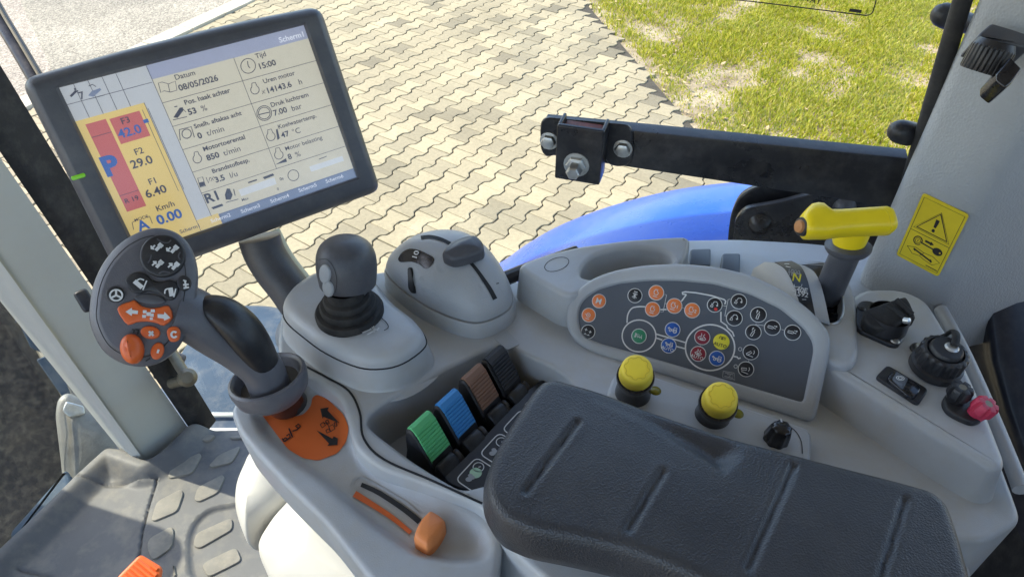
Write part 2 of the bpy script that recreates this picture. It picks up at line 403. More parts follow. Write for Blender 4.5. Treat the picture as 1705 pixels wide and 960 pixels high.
BA, BB = gnd(972, 0), gnd(1150, 205)          # paving / grass border
RA, RB = gnd(0, 205), gnd(430, 0)              # paving / road border
bdir = (BB - BA).normalized(); rdir = (RB - RA).normalized()
def side(p, a, d): return d.x * (p.y - a.y) - d.y * (p.x - a.x)
def paver_mat(name, island):
    m = bpy.data.materials.new(name); m.use_nodes = True; nt = m.node_tree; bs = nt.nodes['Principled BSDF']; N = nt.nodes.new; L = nt.links.new
    g = N('ShaderNodeNewGeometry')
    if island: rnd = g.outputs['Random Per Island']
    else: rnd = N('ShaderNodeObjectInfo').outputs['Random']
    cr = N('ShaderNodeValToRGB'); e = cr.color_ramp.elements; e[0].position = 0; e[0].color = (.17, .145, .095, 1); e[1].position = 1; e[1].color = (.37, .31, .195, 1)
    k = cr.color_ramp.elements.new(.12); k.color = (.265, .225, .145, 1); L(rnd, cr.inputs[0])
    n = N('ShaderNodeTexNoise'); n.inputs['Scale'].default_value = 1.1; n.inputs['Detail'].default_value = 6; L(g.outputs['Position'], n.inputs['Vector'])
    n2 = N('ShaderNodeTexNoise'); n2.inputs['Scale'].default_value = 38; n2.inputs['Detail'].default_value = 8; n2.inputs['Roughness'].default_value = .7; L(g.outputs['Position'], n2.inputs['Vector'])
    ad = N('ShaderNodeMath'); ad.operation = 'ADD'; L(n.outputs[0], ad.inputs[0]); L(n2.outputs[0], ad.inputs[1])
    mr = N('ShaderNodeMapRange'); mr.inputs[1].default_value = .7; mr.inputs[2].default_value = 1.3; mr.inputs[3].default_value = .72; mr.inputs[4].default_value = 1.18; L(ad.outputs[0], mr.inputs[0])
    mx = N('ShaderNodeMix'); mx.data_type = 'RGBA'; mx.blend_type = 'MULTIPLY'; mx.inputs[0].default_value = 1; L(cr.outputs[0], mx.inputs[6]); L(mr.outputs[0], mx.inputs[7])
    L(mx.outputs[2], bs.inputs['Base Color']); bs.inputs['Roughness'].default_value = .9
    bp = N('ShaderNodeBump'); bp.inputs['Strength'].default_value = .5; bp.inputs['Distance'].default_value = .004; L(n2.outputs[0], bp.inputs['Height']); L(bp.outputs[0], bs.inputs['Normal'])
    return m
PL, PW, PDl = .206, .163, .034
def paver_poly():
    L2 = PL / 2 - .0025; q = PL / 4; t = .024; a = PW / 2 + PDl / 2 - .0052; c = PW / 2 - PDl / 2 - .0052
    up = [(-L2, a), (-q - t, a), (-q - t * .45, a - PDl * .16), (-q + t * .45, c + PDl * .16), (-q + t, c), (q - t, c), (q - t * .45, c + PDl * .16), (q + t * .45, a - PDl * .16), (q + t, a), (L2, a)]
    return [(x, -y) for x, y in up] + [(x, y) for x, y in up[::-1]]
PPOLY = paver_poly()
bp_ = B(); bp_.slab(H(0), PPOLY, [(-.005, 0), (-.0012, -.0018), (0, -.006), (0, -.03)])
paving = mk('paving_bed', [V(q) for q in ((-9, -2, -.012), (6, -2, -.012), (2.2, 2.2, -.012), (BB.x, BB.y, -.012), (BA.x, BA.y, -.012), (BA.x - 1.2, BA.y + 5, -.012), (-2.0, 13.2, -.012), (RB.x, RB.y, -.012), (RA.x, RA.y, -.012), (-9, -6, -.012))],
            [tuple(range(10))], mat('joint_sand', (.055, .046, .032), .95, bump=('n', 200, .6, .004), vary=.25, vscale=12), smooth=0)
paving['kind'] = 'structure'
pmesh = bpy.data.meshes.new('paver'); pmesh.from_pydata([tuple(q) for q in bp_.v], [], bp_.f); pmesh.update(); pmesh.materials.append(paver_mat('concrete_paver', False))
VIS = [(552, -10), (975, -10), (1150, 200), (1120, 320), (860, 430), (640, 400), (520, 470), (330, 450), (400, 415), (630, 325)]
ang = math.atan2(WV.y, WV.x); cand = []
for i in range(-60, 60):
    for j in range(-70, 70):
        c = WV * ((i + (.5 if j % 2 else 0)) * PL) + CV * (j * PW) + V((-.4, 4.2, 0))
        if c.y < 1.2 or c.y > 12 or abs(c.x) > 6: continue
        if side(c, BB, bdir) > -.02 - .06 * random.random() and c.y > 2.0: continue
        if side(c, RA, rdir) > .06: continue
        rel = c - CAM; dz = rel.dot(FW); x = 852.5 + FPX * rel.x / dz; y = 480 - FPX * rel.dot(UPV) / dz
        if x < -150 or x > 1800 or y < -120 or y > 1000: continue
        vis = inpoly(x, y, VIS) and not inpoly(x, y, [(895, 190), (1060, 205), (1160, 330), (920, 305)])
        cand.append((vis, y, c))
near = sorted([q for q in cand if q[0]], key=lambda q: -q[1])[:300]
ids = set(id(q) for q in near)
for vis, y, c in near:
    o = bpy.data.objects.new('paver', pmesh); COL.objects.link(o); o.parent = paving
    o.location = V((c.x + random.uniform(-.0015, .0015), c.y + random.uniform(-.0015, .0015), random.uniform(-.003, .003))) - V(paving.location)
    o.rotation_euler = (random.gauss(0, .004), random.gauss(0, .004), ang + random.gauss(0, .006) + (math.pi if random.random() < .5 else 0))
rest = [q for q in cand if id(q) not in ids]; vs = []; fs = []
base = np.array([tuple(q) for q in bp_.v])
for k, (vis, y, c) in enumerate(rest):
    a = ang + random.gauss(0, .006); ca, sa = math.cos(a), math.sin(a)
    R = np.array(((ca, -sa, 0), (sa, ca, 0), (0, 0, 1))); vs.append(base @ R.T + np.array((c.x, c.y, random.uniform(-.003, .003))))
    fs += [tuple(i + k * len(base) for i in f) for f in bp_.f]
o = mk('paver_field', np.concatenate(vs), fs, paver_mat('concrete_paver_far', True), paving, 0); o['kind'] = 'stuff'

# asphalt road with concrete gutter
def asphalt():
    m = bpy.data.materials.new('asphalt'); m.use_nodes = True; nt = m.node_tree; bs = nt.nodes['Principled BSDF']; N = nt.nodes.new; L = nt.links.new
    g = N('ShaderNodeNewGeometry'); v = N('ShaderNodeTexVoronoi'); v.inputs['Scale'].default_value = 75; L(g.outputs['Position'], v.inputs['Vector'])
    r = N('ShaderNodeValToRGB'); r.color_ramp.elements[0].color = (.15, .13, .10, 1); r.color_ramp.elements[1].color = (.42, .37, .29, 1)
    r.color_ramp.elements[0].position = .15; r.color_ramp.elements[1].position = .85; L(v.outputs['Color'], r.inputs[0])
    n = N('ShaderNodeTexNoise'); n.inputs['Scale'].default_value = .9; n.inputs['Detail'].default_value = 8; L(g.outputs['Position'], n.inputs['Vector'])
    mr = N('ShaderNodeMapRange'); mr.inputs[1].default_value = .3; mr.inputs[2].default_value = .7; mr.inputs[3].default_value = .75; mr.inputs[4].default_value = 1.2; L(n.outputs[0], mr.inputs[0])
    mx = N('ShaderNodeMix'); mx.data_type = 'RGBA'; mx.blend_type = 'MULTIPLY'; mx.inputs[0].default_value = 1; L(r.outputs[0], mx.inputs[6]); L(mr.outputs[0], mx.inputs[7]); L(mx.outputs[2], bs.inputs['Base Color'])
    bp = N('ShaderNodeBump'); bp.inputs['Strength'].default_value = .7; bp.inputs['Distance'].default_value = .008; L(v.outputs['Distance'], bp.inputs['Height']); L(bp.outputs[0], bs.inputs['Normal']); bs.inputs['Roughness'].default_value = .9
    return m
rn = V((-rdir.y, rdir.x, 0))
a, b2 = RA - rdir * 12, RB + rdir * 20
road = mk('road', [a + rn * .24 + ZUP * -.008, b2 + rn * .24 + ZUP * -.008, b2 + rn * 9 + ZUP * -.008, a + rn * 9 + ZUP * -.008], [(0, 1, 2, 3)], asphalt(), smooth=0); road['kind'] = 'structure'
kerb = thing('kerb', 'row of pale concrete kerb slabs between the asphalt road and the pavers', 'kerb', RA); 
kb = B(); kb.box(Fr((0, 0, -.05), rdir, ZUP), .49, .21, .075, .008)
kmesh = bpy.data.meshes.new('kerb_slab'); kmesh.from_pydata([tuple(q) for q in kb.v], [], kb.f); kmesh.update()
kmesh.materials.append(mat('kerb_concrete', (.50, .44, .33), .9, bump=('n', 60, .5, .004), vary=.15, vscale=5))
for i in range(-4, 16):
    o = bpy.data.objects.new('kerb_slab', kmesh); COL.objects.link(o); o.parent = kerb
    o.location = rdir * (i * .5) + rn * .11 + ZUP * random.uniform(-.004, .004); o.rotation_euler = (0, 0, random.gauss(0, .004))

# grass
def grass():
    n = 560000
    t = RNG.uniform(-6.5, 6.2, n); s_ = RNG.uniform(0, 1, n) ** .8 * 6.5
    bn = V((bdir.y, -bdir.x, 0)); bn = bn if bn.x < 0 else -bn; bn = -bn      # away from the paving (towards +x)
    X = BB.x + bdir.x * -t + bn.x * s_; Y = BB.y + bdir.y * -t + bn.y * s_
    # clumped cover from a few octaves of smooth random waves
    cl = np.zeros(n)
    for k in range(34):
        fr_ = RNG.uniform(2, 17); th = RNG.uniform(0, 2 * np.pi); ph = RNG.uniform(0, 2 * np.pi)
        cl += np.sin((X * np.cos(th) + Y * np.sin(th)) * fr_ + ph) / (1 + fr_ * .12)
    cl /= cl.std()
    keep = (RNG.uniform(0, 1, n) < np.clip(.92 + .40 * cl, .22, 1) * np.clip(.22 + s_ * 4.0, 0, 1)) & (Y > 1.5)
    X, Y, cl = X[keep], Y[keep], cl[keep]; n = len(X)
    hgt = RNG.uniform(.020, .055, n) * np.clip(1 + .25 * cl, .55, 1.6); wd = RNG.uniform(.003, .0075, n); a = RNG.uniform(0, 2 * np.pi, n)
    lean = RNG.uniform(.2, 1.0, n) * hgt; la = RNG.uniform(0, 2 * np.pi, n)
    z0 = -.028
    v0 = np.stack([X - wd * np.cos(a), Y - wd * np.sin(a), np.full(n, z0)], 1); v1 = np.stack([X + wd * np.cos(a), Y + wd * np.sin(a), np.full(n, z0)], 1)
    mx, my = X + lean * .35 * np.cos(la), Y + lean * .35 * np.sin(la)
    v2 = np.stack([mx + wd * .8 * np.cos(a), my + wd * .8 * np.sin(a), z0 + hgt * .6], 1); v3 = np.stack([mx - wd * .8 * np.cos(a), my - wd * .8 * np.sin(a), z0 + hgt * .6], 1)
    v4 = np.stack([X + lean * np.cos(la), Y + lean * np.sin(la), z0 + hgt], 1)
    co = np.stack([v0, v1, v2, v3, v4], 1).reshape(-1, 3)
    idx = np.arange(n)[:, None] * 5
    me = bpy.data.meshes.new('grass'); me.vertices.add(len(co)); me.vertices.foreach_set('co', co.ravel())
    loops = np.concatenate([idx + np.array([[0, 1, 2, 3]]), idx + np.array([[3, 2, 4]])], 1).ravel()
    me.loops.add(len(loops)); me.loops.foreach_set('vertex_index', loops)
    st = (np.arange(n)[:, None] * 7 + np.array([[0, 4]])).ravel(); me.polygons.add(2 * n); me.polygons.foreach_set('loop_start', st)
    me.update(calc_edges=True); me.validate()
    m = bpy.data.materials.new('grass_blades'); m.use_nodes = True; nt = m.node_tree; bs = nt.nodes['Principled BSDF']; N = nt.nodes.new; L = nt.links.new
    g = N('ShaderNodeNewGeometry'); cr = N('ShaderNodeValToRGB'); e = cr.color_ramp.elements
    e[0].color = (.20, .27, .012, 1); e[1].color = (.56, .46, .17, 1); k = e.new(.35); k.color = (.38, .39, .022, 1); k = e.new(.75); k.color = (.52, .48, .05, 1)
    L(g.outputs['Random Per Island'], cr.inputs[0]); L(cr.outputs[0], bs.inputs['Base Color']); bs.inputs['Roughness'].default_value = .6
    tl = N('ShaderNodeBsdfTranslucent'); L(cr.outputs[0], tl.inputs[0]); mx_ = N('ShaderNodeMixShader'); mx_.inputs[0].default_value = .5
    L(bs.outputs[0], mx_.inputs[1]); L(tl.outputs[0], mx_.inputs[2]); L(mx_.outputs[0], nt.nodes['Material Output'].inputs[0])
    me.materials.append(m); o = bpy.data.objects.new('grass', me); COL.objects.link(o)
    o['kind'] = 'stuff'; o['label'] = 'sparse yellow green grass on dry soil beside the pavers'; o['category'] = 'grass'
grass()
# scattered dry leaves and pebbles along the paving edge
lv = B()
for k in range(260):
    t = random.uniform(-3.5, 4.5); s_ = abs(random.gauss(0, .35)) if k % 3 else random.uniform(0, 3.5)
    bn = V((-bdir.y, bdir.x, 0)); bn = bn if bn.x > 0 else -bn
    c = BB - bdir * t + bn * s_; a = random.uniform(0, 6.28); l = random.uniform(.012, .035)
    f_ = Fr((c.x, c.y, -.012 + random.uniform(0, .02)), (math.cos(a), math.sin(a), 0), (random.uniform(-.4, .4), random.uniform(-.4, .4), 1))
    r_ = lv.ring([f_.p(-l, 0), f_.p(-l * .3, l * .45), f_.p(l * .5, l * .35), f_.p(l, 0, .006), f_.p(l * .4, -l * .4), f_.p(-l * .4, -l * .4)]); lv.f.append(tuple(r_))
o = lv.build('leaf_litter', mat('dry_leaf', (.42, .31, .17), .8, vary=.4, vscale=30), smooth=0); o['kind'] = 'stuff'; o['label'] = 'dry leaves scattered along the edge of the paving'; o['category'] = 'leaves'
# ================================================================== cab shell
FLZ = 1.45; WALL = .75
def uvbox(b, u0, u1, v0, v1, z0, z1, r=0):
    fr = Fr(T((u0 + u1) / 2, (v0 + v1) / 2, z0), U, ZUP); b.box(fr, abs(u1 - u0), abs(v1 - v0), z1 - z0, r); return b
b = B(); uvbox(b, -1.3, 1.22, -1.0, .90, 3.02, 3.14, .03)
roof = b.build('unseen_cab_roof', M['roof']); roof['kind'] = 'structure'  # roof out of view, added to keep sun off the console
b = B(); f_ = H(FLZ - .004); b.slab(f_, [f_.uv(q) for q in (P(192, 768, FLZ), P(-50, 995, FLZ), P(-50, 1300, FLZ), T(-.6, -.95, FLZ), T(-.6, .73, FLZ), P(330, 722, FLZ))], [(0, 0), (0, -.05)], True)
flo = b.build('cab_floor', M['rubber']); flo['kind'] = 'structure'
# dashboard out of view on the left, added to shade the mat
dash = thing('unseen_dashboard', 'black dashboard with steering wheel, added to shade the mat', 'unseen_dashboard', T(1.6, .1, FLZ))
b = B(); uvbox(b, 1.47, 1.80, -.35, .50, FLZ, 2.33, .05); b.build('cowl', M['dash'], dash)
b = B(); f_ = Fr(T(1.28, .02, 2.34), U.cross(ZUP), (ZUP + U * -.6).normalized()); b.tube([f_.p(.19 * math.cos(a), .19 * math.sin(a)) for a in np.linspace(0, 2 * math.pi, 40)], .015, 10, False); b.build('steering_wheel', M['black'], dash)
b = B(); b.tube([f_.p(0, 0, 0), T(1.5, .02, 2.15)], .035, 12); b.tube([f_.p(-.19, 0), f_.p(.19, 0)], .014, 8); b.tube([f_.p(0, 0), f_.p(0, -.19)], .014, 8); b.build('steering_column', M['black'], dash)

# unseen driver seat, rear wall and door panel, added to cut fill light
seat = thing('unseen_driver_seat', 'unseen black driver seat added to cut the fill light', 'seat', T(-.15, -.30, FLZ))
b = B(); uvbox(b, -.42, .10, -.58, -.05, FLZ + .35, FLZ + .50, .05); b.build('seat_cushion', M['rubber'], seat)
b = B(); uvbox(b, -.58, -.40, -.58, -.05, FLZ + .45, FLZ + 1.15, .06); b.build('backrest', M['rubber'], seat)
b = B(); uvbox(b, -.35, .05, -.50, -.13, FLZ, FLZ + .349, .03); b.build('seat_base', M['rubber'], seat)
b = B(); uvbox(b, -.90, -.84, -.95, .60, FLZ - .05, 2.55, .02); o = b.build('unseen_rear_wall', M['dash']); o['kind'] = 'structure'  # unseen wall, put in to darken fill from the rear
b = B(); uvbox(b, -.90, .40, -1.02, -.96, FLZ - .05, 2.35, .02); o = b.build('unseen_door_panel', M['dash']); o['kind'] = 'structure'  # unseen panel, put in to block fill from the left
# ---------------- front pillar (left of picture)
fp = thing('front_pillar', 'pale grey green front cab pillar behind the control handle', 'pillar', P(280, 745, FLZ))
bot = [P(316, 716, FLZ), P(245, 772, FLZ), P(232, 775, FLZ), P(205, 752, FLZ), P(185, 700, FLZ)]
def ext(a, c, s): return a + (c - a) * s
t2 = [PD(0, 262, 1.07), PD(-2, 433, 1.16), PD(-8, 447, 1.17), PD(-14, 480, 1.22), PD(-18, 430, 1.40)]
top = [ext(a, c, 1.9) for a, c in zip(bot, t2)]
# bevel the two visible corners
def seg(ring):
    A, C, Dv, E_, F_ = ring
    return [A, ext(A, C, .05), ext(A, C, .5), ext(A, C, .93), C, ext(C, Dv, .5), Dv, ext(Dv, E_, .3), E_, F_]
rings = [[ext(a, c, k / 8) for a, c in zip(seg(bot), seg(top))] for k in range(9)]
b = B(); b.loft(rings, True, True, True); b.build('pillar_post', M['pale'], fp, 50)
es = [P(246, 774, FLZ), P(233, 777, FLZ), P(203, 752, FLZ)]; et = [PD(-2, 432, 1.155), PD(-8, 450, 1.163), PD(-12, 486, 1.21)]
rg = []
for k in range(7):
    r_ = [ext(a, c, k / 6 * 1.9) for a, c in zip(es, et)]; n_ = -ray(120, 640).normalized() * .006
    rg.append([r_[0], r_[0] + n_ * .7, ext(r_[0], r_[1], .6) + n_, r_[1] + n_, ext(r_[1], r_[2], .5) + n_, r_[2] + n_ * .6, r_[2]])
b = B(); b.loft(rg, False); b.build('pillar_sunlit_edge', mat('sunlit_edge_tone', (.74, .74, .68), .4, vary=.04, vscale=8), fp, 60)  # sunlight on the pillar edge put into a paler colour
# black rubber seal on its right edge
bt = [P(316, 717, FLZ + .004), P(347, 716, FLZ + .004)]; tp = [PD(0, 258, 1.075), PD(0, 165, 1.06)]
d = W_ * .03
rg = []
for k in range(9):
    s = k / 8 * 1.9; a = ext(bt[0], tp[0], s); c = ext(bt[1], tp[1], s); m_ = (a + c) / 2 - ray(160, 440).normalized() * .008
    rg.append([a + d * .1, ext(a, m_, .8), ext(c, m_, .8), c, c + d, a + d])
b = B(); b.loft(rg, True, True, True); b.build('door_seal', M['rubber'], fp, 60)
b = B(); c = PD(208, 724, 1.50); f_ = Fr(c, RT, -ray(208, 724)); b.lathe(f_, [(0.0001, .016), (.006, .014), (.009, .008), (.009, 0), (.005, -.004), (.005, -.03)], 20, True); b.build('striker_bolt', M['steel'], fp)
# small grey bracket clipped to pillar
b = B(); b.box(facing(142, 500, 1.06, xh=C2W(.5, -.85, 0)), .035, .02, .03, .004, -.02); b.build('clip', M['black'], fp)

# ---------------- rear pillar (right of picture) with trim
HP = V((.735, -.678, 0)).normalized(); NP = V((-.678, -.735, 0)).normalized()
PO = P(1440, 478, 2.31); PF = Fr(PO, HP, NP)          # y axis = up
rp = thing('rear_pillar', 'grey grained vinyl cab pillar carrying the yellow warning sticker', 'pillar', PO)
wR = PF.px(1530, 550)[0]
def prow(z, wr, bulge=0):
    pts = [(-.012, -.075), (-.010, -.016), (-.006, -.005), (.002, 0), (.012, .001)]
    pts += [(wr * t, .001 + .003 * math.sin(math.pi * t)) for t in (.35, .55, .75)] + [(wr - .006, .0), (wr, -.004), (wr + .006, -.012)]
    pts += [(wr + .03, -.05), (wr + .06, -.10), (wr + .02, -.13)]
    return [PF.p(x, z, wv) for x, wv in pts]
zs = np.linspace(-.05, .75, 24); rings = []
for z in zs:
    g_ = .004 * math.sin(z * 9)
    flare = .02 * math.exp(-max(z, 0) / .03)
    rings.append(prow(z, wR + flare * .6 + .10 * max(0, z - .17) ** 1.15))
b = B(); b.loft(rings, True, True, True); b.build('pillar_trim', M['pillar'], rp, 55)
rp_b = b.bvh()
# window frame rod with hinge caps
wfr = thing('window_frame', 'black side window frame tube along the grey pillar edge', 'window frame', PO + ZUP * -.02)
e0, e1 = PV(1478, 425, .61), PV(1594, 30, .61)
b = B(); b.tube([ext(e0, e1, t) for t in np.linspace(0, 1.9, 12)], .0068, 14); b.build('frame_tube', M['rubber'], wfr)
for (x, y) in ((1579, 28), (1507, 221)):
    c = PD(x, y, .60); f_ = Fr(c, UPV, C2W(-.93, .1, -.35))
    b = B(); b.lathe(f_.at(0, 0, -.010), [(.0001, .026), (.004, .0255), (.0075, .023), (.0098, .018), (.0105, .011), (.0105, .004), (.0085, .003), (.0085, -.02)], 24, True)
    b.build('hinge_cap', M['black'], wfr)
# side window glass
sg = thing('side_window', 'clear side window glass above the console', 'window', T(.3, WALL + .03, 1.5))
b = B(); gf = Fr(T(0, WALL + .03, 0), -U, -W_)
b.v = [T(-.2, WALL + .03, 1.47), T(.99, WALL + .03, 1.47), T(.99, WALL + .03, 3.0), T(-.2, WALL + .03, 3.0), T(-.2, WALL + .035, 1.47), T(.99, WALL + .035, 1.47), T(.99, WALL + .035, 3.0), T(-.2, WALL + .035, 3.0)]
b.f = [(0, 1, 2, 3), (7, 6, 5, 4), (0, 4, 5, 1), (1, 5, 6, 2), (2, 6, 7, 3), (3, 7, 4, 0)]; b.build('pane', M['glass'], sg, 0)
mk_ = B(); pth = [gf.px(x, y) for x, y in ((1150, -8), (1250, 2), (1340, 13), (1430, 24), (1444, 25), (1452, 21), (1456, 10), (1460, -5))]
mk_.ribbon(gf, spl2(pth, 5, False), .0011, .001); mk_.ribbon(gf, [gf.px(1414, 16.5), gf.px(1434, 19)], .003, .001); mk_.build('printed_outline', M['dprint'], sg, 0)
u_, v_ = gf.px(1332, 0.5); text('printed_text', 'HIGHWAY', gf, u_, v_, .0085, M['dprint'], sg, align='CENTER', w=.001, rot=-.11)

# front quarter glass at lower left, dusty
fg = thing('front_glass', 'dusty front glass at the left beside the floor mat', 'window', P(100, 800, FLZ))
fa, fb_ = P(188, 757, FLZ), P(-160, 1090, FLZ); dirg = (fb_ - fa).normalized(); ng = dirg.cross(ZUP).normalized()
b = B(); A_ = fa - dirg * .02; Bb = fb_
q = [A_, Bb, Bb + ZUP * 1.5, A_ + ZUP * 1.5]; q2 = [p + ng * .006 for p in q]; b.v = q + q2
b.f = [(0, 1, 2, 3), (7, 6, 5, 4), (0, 4, 5, 1), (1, 5, 6, 2), (2, 6, 7, 3), (3, 7, 4, 0)]; b.build('pane', M['dglass'], fg, 0)

# ---------------- window bar with bracket
BV = .625
bar = thing('mounting_bar', 'black steel mounting bar across the side window with bolted bracket', 'bar', PV(1500, 330, BV))
bf = Fr(W_ * BV, -U, -W_)       # x to the right in picture, y = up
tl, tr = bf.px(905, 203), bf.px(1512, 264); bl, br = bf.px(905, 257), bf.px(1512, 350)
b = B(); b.slab(bf.at(0, 0, 0), [bl, br, tr, tl], [(-.002, 0), (-.0005, -.0006), (0, -.002), (0, -.018)], True); b.build('flat_bar', M['steelblk'], bar)
bfr = bf.at(0, 0, .004)
oc = [(899, 215), (901, 201), (912, 196), (930, 198), (1030, 207), (1046, 209), (1053, 220), (1053, 262), (1047, 275), (1030, 279), (1012, 274), (1006, 262), (930, 258), (908, 262), (900, 250)]
b = B(); b.slab(bfr, rpoly([bf.px(*q, .004) for q in oc], .006, 3), [(-.0012, 0), (0, -.0012), (0, -.004)], True); b.build('clamp_plate', M['steelblk'], bar)
# U-shaped socket standing proud of the clamp plate
so = [(929, 206), (1008, 214), (1010, 226), (1005, 298), (998, 304), (937, 297), (930, 290)]
sfr = bf.at(0, 0, .026)
q = [bf.px(x, y, .026) for x, y in so]
x0, x1 = q[0][0], q[1][0]; yt = (q[0][1] + q[1][1]) / 2; yb = bf.px(965, 300, .026)[1]
th = .0035
def ubox(b, xa, xb, ya, yb_, wa, wb, r=.0012):
    f2 = Fr(bf.p((xa + xb) / 2, (ya + yb_) / 2, wa), bf.x, bf.n); b.box(f2, xb - xa, yb_ - ya, wb - wa, r)
b = B(); ubox(b, x0, x1, yb, yt, .026, .030, .0015); ubox(b, x0, x0 + th, yb, yt, .004, .0259); ubox(b, x1 - th, x1, yb, yt, .004, .0259); b.build('socket', M['steelblk'], bar)
b = B(); ubox(b, x0 + th + .0005, x1 - th - .0005, yb, yt - .007, .0045, .0255, .0005); b.build('socket_insert', mat('rusty_red', (.16, .035, .02), .6, vary=.6, vscale=90), bar)
def hexbolt(fr, r, h, mat_, parent, name='bolt', washer=True, dome=False):
    b = B(); b.slab(fr.at(0, 0, h), ell(0, 0, r, n=6), [(-r * .22, 0), (-r * .06, -h * .1), (0, -h * .25), (0, -h)], True)
    if washer: b.lathe(fr, [(r * 1.25, 0), (r * 1.25, .0012), (r * 1.0, .0016), (.0001, .0016)], 20)
    return b.build(name, mat_, parent, 30)
for (x, y) in ((914, 235), (1037, 248)): hexbolt(bf.at(*bf.px(x, y, .005), .004), .0078, .007, M['steel'], bar)
f_ = bf.at(*bf.px(960, 274, .03), .030); hexbolt(f_, .0105, .006, M['steel'], bar, 'nut'); hexbolt(f_.at(0, -.001, .006), .0075, .012, M['steel'], bar, washer=False)

# ---------------- black bracket plates by the fender
plt = thing('bracket_plate', 'black bolted steel plates behind the yellow handle beside the blue fender', 'bracket', PV(1350, 400, .70))
pf1 = Fr(W_ * .72, -U, -W_); pf2 = Fr(W_ * .70, -U, -W_)
o1 = [(1212, 392), (1217, 356), (1232, 325), (1262, 310), (1330, 297), (1400, 306), (1520, 330), (1520, 440), (1212, 425)]
o2 = [(1220, 400), (1224, 366), (1240, 348), (1300, 338), (1372, 318), (1390, 308), (1440, 318), (1520, 350), (1520, 450), (1220, 435)]
for fr_, oo in ((pf1, o1), (pf2, o2)):
    b = B(); b.slab(fr_, rpoly(fr_.poly(oo), .012, 4), [(-.0015, 0), (0, -.0015), (0, -.008)], True); b.build('steel_plate', M['steelblk'], plt)
for (x, y, r) in ((1265, 373, .013), (1406, 345, .012)):
    f_ = pf2.at(*pf2.px(x, y), 0); b = B(); b.lathe(f_, [(.0001, r * .9), (r * .5, r * .8), (r * .85, r * .45), (r, 0), (r * 1.1, -.001)], 24, True); b.build('dome_bolt', M['steelblk'] if x < 1300 else M['dgrey'], plt)

# ---------------- blue rear fender
fen = thing('rear_fender', 'glossy blue rear wheel fender outside the side window', 'fender', PV(1100, 420, .9))
arc = [(800, 455), (845, 430), (880, 405), (930, 376), (1000, 348), (1080, 325), (1150, 311), (1240, 301), (1340, 294), (1450, 292), (1600, 300)]
arc3 = spl([PV(x, y, 1.02) for x, y in arc], 5, False)
cu_, cz_ = arc3[-6].dot(U) - .1, 1.0
rings = []
for p in arc3:
    u0, z0 = p.dot(U), p.z; row = []
    dn = V((u0 - cu_, z0 - cz_)).normalized()
    for v_, dz in ((.805, -.004), (.81, .010), (.83, .018), (.86, .021), (.92, .019), (.96, .015), (.99, .010), (1.008, .005), (1.017, .001), (1.021, -.006), (1.022, -.02), (1.022, -.05), (1.012, -.052), (.806, -.03)):
        row.append(T(u0 + dn.x * dz, v_, z0 + dn.y * dz))
    rings.append(row)
b = B(); b.loft(rings, True, True, True); b.build('fender_shell', M['paint'], fen, 50)
# ---------------- fuel tank and grab lever seen through the lower glass
tk = thing('fuel_tank', 'dusty blue grey tank with rounded shoulder below the side window', 'tank', P(420, 660, .7))
b = B(); tf = H(1.12)
b.slab(tf, rpoly([tf.px(x, y) for x, y in ((240, 660), (330, 520), (385, 497), (470, 497), (560, 560), (560, 800), (300, 830))], .12, 6), prof(.5, .06, 6), False, .015); b.build('tank_shell', M['tank'], tk)
for yy, x0, x1 in ((690, 335, 395), (716, 345, 400)):
    b = B(); b.tube([P(x, yy, 1.145) for x in np.linspace(x0, x1, 6)], .007, 8); b.build('rib', M['pale'], tk)
gl = thing('window_latch', 'worn brass coloured lever latch low beside the front pillar', 'latch', PD(300, 640, 1.45))
b = B(); b.tube(spl([PD(272, 560, 1.47), PD(288, 590, 1.46), PD(305, 618, 1.45), PD(312, 626, 1.45)], 4, False), [.013] * 9 + [.014] * 4, 12, flat=.6); b.build('latch_arm', M['lever'], gl)
b = B(); f_ = facing(312, 628, 1.45); b.lathe(f_, [(.0001, .014), (.012, .013), (.019, .006), (.020, -.004), (.014, -.014)], 24, True); b.tube([PD(306, 633, 1.455), PD(285, 638, 1.47)], .011, 12); b.build('latch_boss', M['lever'], gl)
b = B(); b.box(facing(283, 610, 1.5, xh=C2W(.8, -.3, 0)), .045, .07, .02, .006, -.02); b.build('latch_plate', M['dgrey'], gl)

# ---------------- things seen through the dusty glass, lower left
mg = thing('front_mudguard', 'large dark front mudguard seen through the dusty glass', 'mudguard', P(0, 760, .8))
rows = []
for k, dd in enumerate(np.linspace(0, 1, 12)):
    row = []
    for (x, y, d0, d1) in ((-20, 458, 2.5, 2.5), (30, 520, 2.45, 2.45), (80, 605, 2.4, 2.4), (130, 700, 2.35, 2.3), (170, 800, 2.3, 2.2), (180, 900, 2.2, 2.1), (170, 1000, 2.1, 2.0)):
        a = PD(x + 4, y, d0); row.append(a + V((-.95 * dd, -.25 * dd, .10 * math.sin(dd * 2.6) - .35 * dd * dd)))
    rows.append(spl(row, 4, False))
b = B(); b.loft(rows, False); b.build('guard_sheet', mat('dark_guard_plastic', (.010, .010, .011), .8, spec=.08, vary=.3, vscale=6, dust=((.06, .055, .045), .7, 40)), mg)
b = B(); b.tube([p + V((0, 0, .012)) for p in rows[0]], .018, 10); b.build('guard_rim', M['lever'], mg)
lamp = thing('work_lamp', 'grey cast metal lamp housing outside the dusty glass', 'lamp', PD(150, 800, 1.75))
lf = facing(140, 730, 1.72, xh=C2W(1, -.15, 0))
def lrow(pts, w_): return [lf.p(*lf.px(x, y), w_) for x, y in pts]
b = B(); ol = [(93, 688), (97, 662), (112, 652), (150, 668), (196, 700), (203, 745), (195, 790), (150, 830), (108, 840), (104, 780)]
b.slab(lf, rpoly(lf.poly(ol), .02, 4), prof(.10, .015, 4, .004), True, .012); b.build('lamp_housing', M['alu'], lamp)
